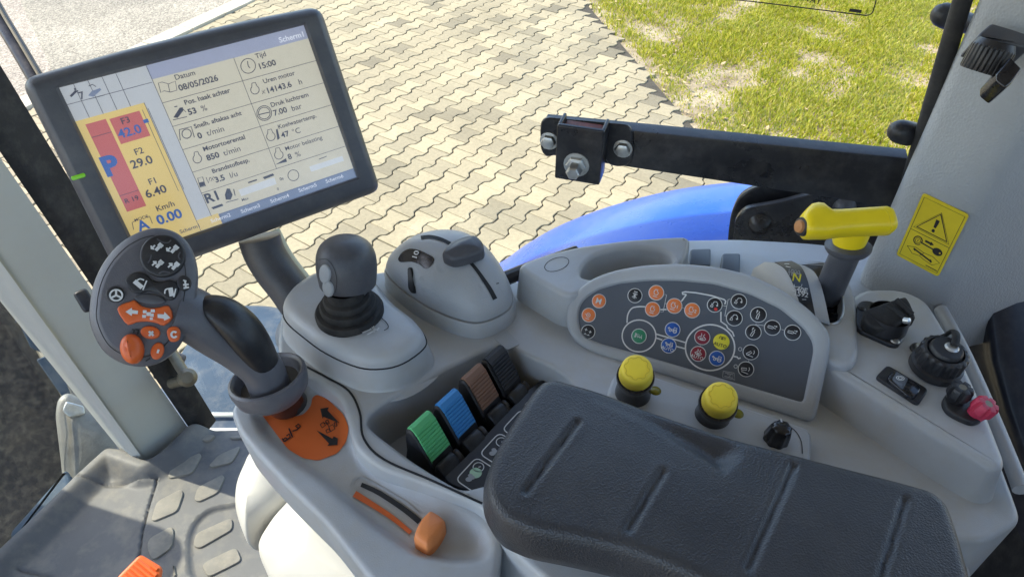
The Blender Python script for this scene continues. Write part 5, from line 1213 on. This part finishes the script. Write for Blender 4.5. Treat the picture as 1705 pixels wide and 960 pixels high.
TRN = [[(-.55, -.4), (-.2, -.4), (-.2, -.1), (-.45, -.1), (-.55, -.4)], [(-.3, .1), (-.2, .45), (.15, .55), (.4, .3), (.4, -.1)], [(.25, .05), (.4, -.12), (.52, .08)], [(-.5, .1), (-.3, 0)]]
TRC = [[(-.65, .1), (-.3, .1)], [(-.5, .25), (-.7, .1), (-.5, -.05)], [(-.25, .0), (.15, .05), (.2, .4), (.6, .4), (.6, -.15), (-.2, -.15)]]
DIF = [[(-.25, .55), (-.12, .2), (-.45, -.05), (-.62, -.2)], [(.25, .55), (.12, .2), (.45, -.05), (.62, -.2)], [(-.55, -.3), (0, -.45), (.55, -.3)], [(-.2, -.1), (.2, -.1), (.2, -.3), (-.2, -.3), (-.2, -.1)]]
CYL = lambda a: [[(x * math.cos(a) - y * math.sin(a), x * math.sin(a) + y * math.cos(a)) for x, y in l] for l in ([(-.65, -.14), (.1, -.14), (.1, .14), (-.65, .14), (-.65, -.14)], [(.1, 0), (.5, 0)], [(.15, .32), (.6, .32)], [(.45, .42), (.6, .32), (.45, .22)])]
LFT = lambda a: CYL(a)[:1] + [[(-.55, -.5), (.5, -.6)], [(.35, .4), (.5, .1), (.4, -.2)]]
FNS = [[(-.6, .25), (-.15, .25)], [(-.38, .48), (-.38, .02)], [(.15, .1), (.6, .1)], [(.38, .33), (.38, -.13)], [(-.5, -.55), (-.3, -.35), (-.1, -.55)], [(.05, -.55), (.25, -.4), (.4, -.55)]]
PTO = [[(-.55, .35), (-.55, -.35)], [(-.4, .3), (-.4, -.3)], [(-.2, .3), (-.1, -.3), (.1, .3), (.2, -.3), (.4, .3), (.5, -.3)], [(-.2, -.1), (.55, -.1)]]
BT = [(240, 220, 38, 'bora', None, 'M'), (187, 292, 38, 'bora', [[(.3 * math.cos(a), .3 * math.sin(a)) for a in np.linspace(0, 6.28, 16)], [(-.12, 0), (.12, 0)], [(-.55, 0), (-.42, 0)], [(-.3, -.6), (.3, -.6)]], None), (184, 378, 38, 'bblk', FNS, None), (425, 192, 40, 'bblk', FAN, None), (535, 177, 42, 'bora', ENG, None), (516, 262, 41, 'bora', ENG, None), (628, 245, 43, 'bora', ENG, '1'), (720, 268, 43, 'bora', ENG, '2'),
      (836, 240, 42, 'bblk', TRN, 'dot'), (960, 222, 44, 'bblk', TRN, None), (937, 308, 45, 'bblk', TRN, None), (1061, 290, 45, 'bblk', CYL(1.5), None), (1035, 380, 44, 'bblk', CYL(1.3), None), (1133, 357, 45, 'bblk', CYL(0), None), (1237, 382, 46, 'bblk', CYL(.05), None),
      (446, 400, 41, 'bgreen', PTO, None), (619, 367, 42, 'bblue', TRC, None), (599, 449, 42, 'bblue', TRC, AU), (772, 406, 43, 'bred', DIF, None), (751, 491, 43, 'bred', DIF, AU), (870, 429, 44, 'byel', [[(-.5, .2), (-.45, .6), (.45, .6), (.5, .2)], [(.13 * math.cos(a), .3 + .13 * math.sin(a)) for a in np.linspace(0, 6.28, 12)]], AU), (847, 515, 43, 'bblue', TRC, None), (1022, 483, 44, 'bblk', LFT(.8), None), (997, 570, 44, 'bblk', LFT(.2), None)]
for x, y, r, c, ic, tx in BT:
    cu_, cv_ = s6(x, y); ea = s6(x + r, y); rr = math.hypot(ea[0] - cu_, ea[1] - cv_) * .97
    f_ = PS.at(cu_, cv_, .0011); b = B(); b.slab(f_, ell(0, 0, rr * .9, n=28), [(-.0009, .0002), (0, -.0002), (.0002, -.0013)], False, .0003, 3); bt = b.build('button', M[c], face, 40)
    b = B(); b.ribbon(f_, ell(0, 0, rr * .94, n=32), rr * .11, -.0010, .0006, True); b.build('button_ring', M['white'] if c != 'byel' else M['byel'], bt, 0)
    im = M['dprint'] if c == 'byel' else M['white']; b = B(); sc = rr * (.85 if tx not in (AU,) else .72); dy = 0 if tx != AU else rr * .18
    if ic:
        for l_ in ic: b.ribbon(f_, [(p[0] * sc - (rr * .12 if tx in ('1', '2') else 0), p[1] * sc + dy) for p in l_], rr * .085, .00065, .0001)
        if c == 'bblue':
            for wx, wy, wr_ in ((-.28, -.2, .16), (.42, -.15, .26)): b.ribbon(f_, ell(wx * sc, wy * sc + dy, wr_ * sc, n=14), rr * .085, .00065, .0001, True)
    if b.f: b.build('icon', im, bt, 0)
    if tx == 'M': text('icon', 'M', f_, 0, -rr * .38, rr * 1.1, im, bt, .01, 'CENTER', .0007)
    elif tx in ('1', '2'): text('icon', tx, f_, rr * .42, -rr * .2, rr * .6, im, bt, .02, 'CENTER', .0007)
    elif tx == AU: text('icon', AU, f_, 0, -rr * .62, rr * .58, im, bt, .01, 'CENTER', .0007)
    elif tx == 'dot':
        b = B(); r_ = b.ring([f_.p(px2, py2, .0008) for px2, py2 in ell(rr * .3, -rr * .5, rr * .22, n=14)]); b.f.append(tuple(r_)); b.build('red_dot', M['red'], bt, 0)

# ================================================================== yellow knobs and small black knob
kn_n = (pn * .22 + ZUP * .95).normalized()
KP = thing('knob_plate', 'grey strip under the button panel holding the yellow knobs', 'plate', P(1180, 680, ZB))
f_ = H(ZB + .010); b = B(); b.slab(f_, rpoly(f_.poly([(1010, 655), (1020, 625), (1050, 612), (1345, 712), (1352, 722), (1350, 790), (1200, 790)]), .006, 4), prof(.012, .003, 3), False); b.build('strip', M['grey'], KP)
b = B(); b.ribbon(f_, spl2(f_.poly([(1308, 705), (1325, 718), (1334, 735), (1336, 755)]), 5, False), .0007, .0002, .0001); b.build('printed_arc', M['dprint'], KP, 0)
for (x, y) in ((1091, 650), (1228, 688)):
    f2 = f_.at(*f_.px(x, y), 0); b = B(); b.lathe(f2, [(.0001, .0016), (.003, .0014), (.0045, .0006), (.005, -.0003)], 18, True); b.build('indicator_lens', mat('lens_olive', (.22, .20, .01), .25), KP)
for (x, y, lbl) in ((1060, 621, 'yellow push knob under the green button, left of the pair'), (1201, 667, 'yellow push knob under the red and blue buttons, right of the pair')):
    c = PD(x, y - 6, .515 if x < 1100 else .505); f2 = Fr(c, RT, kn_n + V((.0, -.15, 0)))
    k = thing('yellow_knob', lbl, 'knob', c - f2.n * .045, 'yellow push knobs')
    b = B(); b.lathe(f2, [(.0001, .0030), (.006, .0029), (.0102, .0025), (.0116, .0010), (.0121, -.002), (.0129, -.0095), (.0128, -.0108), (.0118, -.0113)], 40, True); b.build('knob_cap', M['yellow2'], k, 50)
    b = B(); st = []
    for i in range(49):
        a = 2 * math.pi * i / 48; rr = .0083 + (.0009 if (i // 3) % 2 else -.0003); st.append((rr * math.cos(a), rr * math.sin(a)))
    b.ribbon(f2, st[:-1], .0004, .0026, .0002, True); b.build('cap_crest', mat('yellow_shade', (.62, .45, .03), .5), k, 0)
    b = B(); b.lathe(f2, [(.0118, -.0113), (.0142, -.0120), (.0146, -.0155), (.0122, -.0172), (.0102, -.023), (.0112, -.033), (.0135, -.040), (.0145, -.050)], 36); b.build('knob_boot', M['gloss'], k, 40)
k = thing('rotary_knob', 'small black rotary knob right of the yellow knobs', 'knob', P(1290, 735, ZB))
f2 = Fr(P(1293, 728, ZB + .012), RT, ZUP + V((.05, -.1, 0))); b = B()
b.loft([[f2.p(r * (1 + .05 * math.cos(8 * a)) * math.cos(a), r * (1 + .05 * math.cos(8 * a)) * math.sin(a), h) for a in np.linspace(0, 2 * math.pi, 48, endpoint=False)] for r, h in ((.0001, .0150), (.0048, .0150), (.0068, .0138), (.0082, .008), (.0094, -.002))]); b.build('knob_body', M['gloss'], k, 50)
b = B(); b.ribbon(f2.at(0, .0040, .0147), [(0, 0), (0, .003)], .0012, .0003, .0004); b.build('pointer', M['white'], k, 0)

# ================================================================== PTO lever with gate
pt = thing('pto_gate', 'grey lever gate housing with black speed label strip', 'lever gate', P(1370, 540, ZB))
fh = H(ZB + .040)
GH = [(1296, 440), (1318, 433), (1394, 436), (1412, 450), (1428, 500), (1432, 590), (1420, 612), (1380, 600), (1345, 560), (1310, 500)]
GS = [(1318, 441), (1370, 437), (1392, 447), (1402, 480), (1404, 520), (1396, 538), (1376, 541), (1362, 520), (1352, 480), (1334, 452)]
b = plate_hole(fh, rpoly(fh.poly(GH), .008, 4), rpoly(fh.poly(GS), .006, 4), prof(.045, .006, 4, .002), [(.0, 0), (-.0005, -.0008), (-.0008, -.03)]); b.build('gate_housing', M['grey'], pt, 40)
b = B(); b.slab(H(ZB + .012), fh.poly(GS), [(.004, 0), (.004, -.001)]); b.build('gate_floor', M['seam'], pt)
gs_ = rpoly(fh.poly(GS), .006, 4); b = B(); b.tube([fh.p(x, y, .0003) for x, y in gs_ + gs_[:1]], .0012, 8, False); b.build('gate_rim', M['steel'], pt)
for k in range(3): 
    c = P(1384 + k * 3, 500 + k * 17, ZB + .022); b = B(); b.lathe(Fr(c, RT, ZUP), [(.0001, .007), (.006, .005), (.009, 0), (.0095, -.01)], 20, True); b.build('boot_fold', M['gloss'], pt)
# arched label strip on a cream quadrant
def arch(pts_l, pts_r, lift):
    n = len(pts_l); L_ = []; R_ = []
    for i in range(n):
        h = ZB + .044 + lift * math.sin(math.pi * min(1, (i + .6) / (n + .4))); L_.append(P(*pts_l[i], h)); R_.append(P(*pts_r[i], h))
    return L_, R_
ll = spl2([(1290, 436), (1306, 446), (1318, 466), (1327, 490), (1335, 516), (1340, 535)], 4, False); rr_ = spl2([(1318, 434), (1334, 444), (1344, 464), (1350, 488), (1355, 512), (1359, 532)], 4, False)
L_, R_ = arch(ll, rr_, .014); b = B(); b.loft([[p - ZUP * .008 for p in L_], L_, R_, [p - ZUP * .008 for p in R_]], False); b.build('label_strip', M['bblk'], pt, 30); stb = b.bvh()
l2 = spl2([(1254, 447), (1262, 458), (1280, 480), (1300, 510), (1318, 535), (1330, 550)], 4, False); L2 = [P(*p, ZB + .030 + .010 * math.sin(math.pi * i / (len(l2) - 1))) for i, p in enumerate(l2)]
b = B(); b.loft([[p - ZUP * .035 for p in L2], L2, [ext(a_, c_, .5) + ZUP * .004 for a_, c_ in zip(L2, L_)], [p - ZUP * .0006 for p in L_], [p - ZUP * .035 for p in L_]], False); b.build('quadrant', mat('warm_grey_plastic', (.42, .42, .40), .5, bump=GRAIN), pt, 60)
b = B(); r2_ = [p + V((.012, -.002, -.004)) for p in R_]; b.loft([[p - ZUP * .0006 for p in R_], r2_, [p - ZUP * .02 for p in r2_]], False); b.build('quadrant_edge', M['grey'], pt, 60)
def sttext(s, x, y, size, mt):
    l, nn = hit(stb, x, y)
    if l: text('speed_text', s, Fr(l - ray(x, y).normalized() * .0015, C2W(.97, -.22, 0), -ray(x, y) + ZUP * .3), 0, 0, size, mt, pt, .015, 'CENTER', .0004)
sttext('1000', 1321, 455.5, .0052, M['grprint']); sttext('1893', 1322, 459.5, .0052, M['grprint']); sttext('N', 1325.5, 468, .0095, M['byel']); sttext('540E', 1331.5, 486, .0058, M['white']); sttext('1592', 1333, 493, .0058, M['white'])
for q in (((1322, 474), (1323, 478), (1334, 478), (1335, 474)), ((1308, 444), (1316, 446)), ((1306, 440), (1314, 440)), ((1335, 499), (1342, 499))):
    drape(stb, list(q), .9, .0006, 'speed_symbol', M['white'], pt)
pl_ = thing('pto_lever', 'yellow T handle lever on a black stem', 'lever', P(1385, 505, ZB + .03))
a0 = PD(1377, 492, .615); a1 = PD(1412, 412, .560)
b = B(); b.tube([a0, ext(a0, a1, .35), ext(a0, a1, .8), a1], [.0125, .0120, .0118, .0115], 20); b.build('stem', M['dgrey'], pl_, 50)
ax = (a1 - a0).normalized(); cfz = Fr(a1, C2W(1, 0, 0), ax * .6 + UPV * .5)
b = B(); b.lathe(cfz, [(.010, -.006), (.0155, -.004), (.0175, -.001), (.0178, .002), (.015, .0035), (.010, .004)], 32); b.build('collar_ring', M['dgrey'], pl_, 50)
b = B(); b.lathe(cfz, [(.0115, .002), (.0128, .006), (.0140, .012), (.0150, .020)], 28); b.build('handle_neck', M['yellow'], pl_, 60)
hfy = Fr(PD(1405, 372, .530), C2W(1, .035, .02), C2W(.0, .35, -.94))
hp_ = [(1336, 362), (1345, 350), (1354, 341), (1372, 341), (1378, 348), (1380, 353), (1440, 348), (1476, 347), (1484, 358), (1487, 378), (1480, 388), (1440, 389), (1380, 396), (1346, 396), (1336, 390), (1333, 376)]
hrow = [(1333, 368, 386), (1335, 361, 391), (1340, 355, 395), (1347, 348, 396), (1354, 342, 396), (1363, 340, 396), (1371, 341, 396), (1377, 347, 395), (1383, 352, 394), (1400, 352, 392), (1430, 350, 390), (1460, 348, 389), (1474, 347, 389), (1480, 350, 388), (1485, 358, 385), (1487, 366, 379)]
rings = []
for k, (x, yt, yb_) in enumerate(hrow):
    ua, va = hfy.px(x, yt); uc, vc = hfy.px(x, yb_); hh = (va - vc) / 2; um, vm = (ua + uc) / 2, (va + vc) / 2
    dp_ = .0105 * (1 if 2 <= k <= 13 else (.75 if k in (1, 14) else .5)); row = []
    for a in np.linspace(0, 2 * math.pi, 28, endpoint=False):
        ca, sa = math.cos(a), math.sin(a); row.append(hfy.p(um, vm + hh * math.copysign(abs(sa) ** .72, sa), dp_ * math.copysign(abs(ca) ** .72, ca)))
    rings.append(row)
b = B(); b.loft(rings, True, True, True); b.build('handle_grip', M['yellow'], pl_, 60)
ef = Fr(PD(1336, 377, .528), UPV, C2W(-.95, 0, -.3)); b = B(); b.lathe(ef, [(.0001, .0045), (.0045, .004), (.0052, .002)], 24, True); b.build('push_button', mat('worn_orange', (.45, .20, .07), .5), pl_)
b = B(); b.lathe(ef, [(.0052, .0022), (.0070, .0020), (.0075, .0), (.0075, -.004)], 24); b.build('button_bezel', M['black'], pl_)
b = B(); b.ribbon(hfy.at(0, 0, .0126), spl2(hfy.poly([(1474, 349), (1480, 358), (1484, 378), (1480, 386)], .0126), 5, False), .0004, 0, .0002); b.build('mould_line', M['sticker'], pl_, 0)

# ================================================================== sockets and switches on the rear block
ZC = ZB + .034; FC = H(ZC)
so_ = thing('power_socket', 'black socket with closed hinged flap beside the pillar', 'socket', P(1475, 550, ZC))
b = B(); b.slab(FC.at(0, 0, .004), rpoly(FC.poly([(1424, 515), (1430, 505), (1448, 505), (1480, 528), (1500, 545), (1504, 566), (1494, 580), (1482, 579), (1430, 556), (1422, 545)]), .006, 4), prof(.004, .0015, 3)); b.build('flange', M['black'], so_)
f2 = Fr(P(1472, 528, ZC + .018), C2W(.9, -.3, 0), ZUP + V((-.2, -.25, 0)))
b = B(); q = [(1438, 528), (1444, 514), (1462, 507), (1500, 494), (1512, 496), (1524, 522), (1522, 530), (1504, 534), (1490, 546), (1462, 546), (1446, 540)]
b.slab(f2, spl2(f2.poly(q), 3), prof(.012, .003, 4), True, .0015); b.build('flap', M['rubber'], so_, 50)
b = B(); b.tube([f2.p(*f2.px(1478, 508), .0012), f2.p(*f2.px(1506, 530), .0012)], .0022, 10); b.tube([f2.p(*f2.px(1492, 500), .0012), f2.p(*f2.px(1518, 524), .0012)], .0022, 10); b.build('flap_rib', M['rubber'], so_)
b = B(); b.lathe(FC.at(*FC.px(1470, 548), 0), [(.016, .018), (.017, .004)], 28); b.build('socket_barrel', M['black'], so_)
for x, y in ((1434, 513), (1490, 567)):
    b = B(); b.lathe(FC.at(*FC.px(x, y, .004), .004), [(.0001, .0012), (.0028, .001), (.0036, 0)], 16, True); b.lathe(FC.at(*FC.px(x, y, .004), .0052), [(.0001, .0002), (.0012, .0002), (.0012, -.0002)], 6, True); b.build('screw', M['steel'] if x > 1450 else M['black'], so_)
b = B(); b.lathe(Fr(PD(1512, 534, .53), UPV, C2W(.5, -.1, -.8)), [(.0001, .002), (.0025, .001), (.0025, -.003)], 12, True); b.build('hinge_pin', M['steel'], so_)
rs = thing('round_connector', 'round black ribbed connector with strapped cap', 'connector', P(1560, 605, ZC))
f2 = Fr(P(1556, 612, ZC + .002), RT, ZUP + V((0, -.05, 0)))
b = B(); b.loft([[f2.p(r * (1 + k_ * (.05 if i % 4 < 2 else 0)) * math.cos(2 * math.pi * i / 72), r * (1 + k_ * (.05 if i % 4 < 2 else 0)) * math.sin(2 * math.pi * i / 72), h) for i in range(72)] for r, h, k_ in ((.019, 0, 0), (.019, .006, 0), (.0165, .007, 0), (.0165, .0075, 1), (.0165, .0195, 1), (.0155, .021, 0), (.0135, .021, 0), (.0128, .018, 0), (.0001, .018, 0))]); b.build('connector_ring', M['black'], rs, 40)
b = B(); b.lathe(f2.at(0, 0, .018), [(.0001, .006), (.0105, .006), (.0118, .0045), (.0120, 0)], 32, True); b.build('cap', M['black'], rs, 40)
b = B(); b.lathe(f2.at(.003, .0, .024), [(.0001, .0018), (.0042, .0016), (.0052, .0004), (.0052, -.001)], 20, True); b.build('rivet', M['steel'], rs)
b = B(); s0 = f2.p(.004, 0, .0265); b.tube(spl([s0, f2.p(.009, .009, .0275), f2.p(.012, .017, .024), f2.p(.011, .021, .014), f2.p(.006, .020, .004)], 5, False), .0030, 10, True, .5, up=ZUP); b.build('cap_strap', M['rubber'], rs)
for x, y in ((1528, 582), (1573, 627)):
    b = B(); b.lathe(FC.at(*FC.px(x, y), 0), [(.0001, .0055), (.003, .005), (.0036, .003), (.0036, 0)], 14, True); b.build('screw', M['steel'], rs)
    b = B(); b.lathe(FC.at(*FC.px(x, y), 0), [(.0055, .0028), (.0062, .001), (.0062, -.001), (.0062, -.001)], 18); b.lathe(FC.at(*FC.px(x, y), .0028), [(.0001, 0), (.0055, 0)], 18); b.build('lug', M['black'], rs)
rk = thing('rocker_switch', 'black rocker switch in a rectangular bezel', 'switch', P(1503, 640, ZC))
rq = [(1458, 626), (1478, 606), (1547, 647), (1530, 673)]; f2 = FC.at(0, 0, .003)
b = B(); b.slab(f2, rpoly(f2.poly(rq), .004, 4), prof(.003, .0012, 3)); b.build('bezel', M['black'], rk)
f3 = Fr(P(1503, 640, ZC + .0065), P(1547, 647, ZC) - P(1478, 606, ZC), ZUP); c3 = [(1476, 628), (1488, 615), (1534, 641), (1532, 652), (1522, 661), (1512, 658)]
b = B(); b.slab(f3, rpoly(f3.poly(c3), .004, 4), prof(.004, .0015, 3), False, .001); b.build('rocker', M['gloss'], rk, 50)
f4 = Fr(P(1498, 631, ZC + .0085), f3.x, f3.n + f3.x * -.25); b = B(); b.slab(f4, rpoly(f4.poly([(1485, 630), (1493, 617), (1513, 628), (1504, 643)]), .002, 3), prof(.0035, .001, 3), False); b.build('rocker_lamp', M['face'], rk)
b = B(); c_ = f4.px(1499, 629, .0003); b.ribbon(f4, ell(*c_, .0026, n=18), .0005, .0003, .0001, True); b.ribbon(f4, ell(*c_, .0014, n=14), .0005, .0003, .0001, True); b.build('symbol', M['white'], rk, 0)
te = thing('terminal_pair', 'pair of terminal posts, one black and one red, on a black base', 'terminals', P(1605, 680, ZC))
b = B(); b.slab(FC.at(0, 0, .005), rpoly(FC.poly([(1566, 675), (1570, 662), (1584, 652), (1604, 660), (1636, 690), (1634, 704), (1618, 710), (1600, 704), (1574, 690)]), .007, 4), prof(.005, .0015, 3)); b.build('base', M['black'], te)
for (x, y, m_, ti) in ((1592, 662, M['black'], 0), (1628, 686, M['redplug'], .18)):
    f2 = Fr(P(x, y, ZC + .006), RT, ZUP + V((ti, -ti * .8, 0)))
    def gear(r, h, d): return [f2.p(r * (1 - (d if i % 8 in (0, 1) else 0)) * math.cos(2 * math.pi * i / 48), r * (1 - (d if i % 8 in (0, 1) else 0)) * math.sin(2 * math.pi * i / 48), h) for i in range(48)]
    b = B(); b.loft([gear(.0020, .0120, 0), gear(.0040, .0125, .1), gear(.0070, .0120, .22), gear(.0082, .0100, .24), gear(.0084, .004, .22), gear(.0066, .001, .05), gear(.0062, -.004, 0)]); b.build('terminal_cap', m_, te, 30)
    b = B(); b.lathe(f2.at(0, 0, .0118), [(.0001, .0004), (.0030, .0004), (.0030, -.001)], 16, True); b.build('terminal_hole', M['lever'], te)

# ================================================================== warning sticker, vent knob on the pillar
st_ = thing('warning_sticker', 'yellow warning sticker with triangle, key and manual symbols on the pillar', 'sticker', PF.p(*PF.px(1555, 395), .005))
SF = PF.at(0, 0, .0049)
SQ_ = [(1537, 321), (1614, 358), (1562, 461), (1492, 424)]
q = SF.poly(SQ_); b = B(); b.slab(SF, rpoly(q, .003, 4), [(0, 0), (0, -.0009)]); b.build('sticker_film', M['sticker'], st_)
def bl(s, t): # s right, t down in sticker
    a = V(q[0]) * (1 - s) * (1 - t) + V(q[1]) * s * (1 - t) + V(q[2]) * s * t + V(q[3]) * (1 - s) * t; return (a.x, a.y)
b = B()
def sl_(pts, wd=.0005, cl=False): b.ribbon(SF, [bl(*p) for p in pts], wd, .0002, .0001, cl)
def sfill(pts): r_ = b.ring([SF.p(*bl(*p), .0003) for p in pts]); b.f.append(tuple(r_))
sl_([(.06, .045), (.94, .045), (.94, .955), (.06, .955)], .0004, True); sl_([(.06, .535), (.94, .535)], .0004)
sl_([(.5, .16), (.84, .47), (.16, .47)], .0013, True); sl_([(.5, .135), (.90, .49), (.10, .49)], .0004, True)
sfill([(.46, .25), (.54, .25), (.525, .37), (.475, .37)]); sfill([(.5 + .035 * math.cos(a), .415 + .025 * math.sin(a)) for a in np.linspace(0, 6.28, 12)][:-1])
sl_([(.30 + .09 * math.cos(a), .645 + .06 * math.sin(a)) for a in np.linspace(.6, 6.2, 20)], .0009); sl_([(.30 + .055 * math.cos(a), .645 + .037 * math.sin(a)) for a in np.linspace(0, 6.28, 16)], .0004); sl_([(.30, .63), (.30, .66)], .0005)
sl_([(.36, .65), (.66, .66)], .0012); sfill([(.76 + .11 * math.cos(a), .665 + .055 * math.sin(a)) for a in np.linspace(0, 6.28, 16)][:-1]); sfill([(.44, .585), (.56, .585), (.56, .57), (.64, .60), (.56, .63), (.56, .615), (.44, .615)])
sl_([(.14, .79), (.32, .75), (.52, .77), (.72, .76), (.90, .80), (.78, .88), (.56, .86), (.46, .84), (.30, .86), (.14, .79)], .0004); sl_([(.52, .77), (.46, .84)], .0004); sl_([(.32, .785), (.70, .835)], .0014)
sl_([(.29, .775), (.34, .80)], .0016); sl_([(.69, .82), (.74, .85)], .0016); sl_([(.66, .925), (.92, .925)], .0007)
b.build('printed_symbol', M['dprint'], st_, 0)
b = B(); r_ = b.ring([SF.p(*bl(.815 + .02 * math.cos(a), .665 + .013 * math.sin(a)), .0004) for a in np.linspace(0, 6.28, 10)][:-1]); b.f.append(tuple(r_)); b.build('key_hole', M['sticker'], st_, 0)
vk = thing('vent_knob', 'black ribbed adjuster knob under a bracket on the upper pillar', 'knob', PD(1650, 100, .47))
def z11(x, y): return (1580 + x / 7.384, 30 + y / 7.385)
vf = Fr(PD(1652, 92, .475), C2W(.93, -.36, 0), C2W(-.1, .25, -.95))
b = B(); b.slab(vf.at(0, 0, .004), rpoly(vf.poly([z11(*p) for p in ((300, 295), (340, 230), (490, 100), (760, 180), (960, 250), (960, 420), (780, 375), (600, 340), (370, 300))]), .002, 3), prof(.022, .002, 3), True); b.build('bracket', M['dgrey'], vk, 40)
c0 = PD(*z11(560, 360), .468); c1 = PD(*z11(390, 660), .476); kf = Fr(c0, vf.x, c1 - c0); Lk = (c1 - c0).length
rk_ = .0140
def rib(r, h, d): return [kf.p(r * (1 - (d if i % 4 < 1 else 0)) * math.cos(2 * math.pi * i / 112), r * 1.0 * (1 - (d if i % 4 < 1 else 0)) * math.sin(2 * math.pi * i / 112), h) for i in range(112)]
b = B(); b.loft([rib(rk_ * .8, -.004, 0), rib(rk_ * .95, 0, 0), rib(rk_, .001, .09), rib(rk_, Lk - .001, .09), rib(rk_ * .96, Lk, 0), rib(rk_ * .66, Lk, 0), rib(rk_ * .60, Lk - .003, 0), rib(.0003, Lk - .003, 0)]); b.build('ribbed_ring', M['black'], vk, 30)
b = B(); ff = vf.at(0, 0, .020); b.slab(ff, rpoly(ff.poly([z11(*p) for p in ((590, 680), (760, 470), (910, 620), (780, 800), (700, 860), (590, 770))]), .0015, 3), prof(.02, .002, 3), True); b.build('clip_block', M['gloss'], vk, 40)
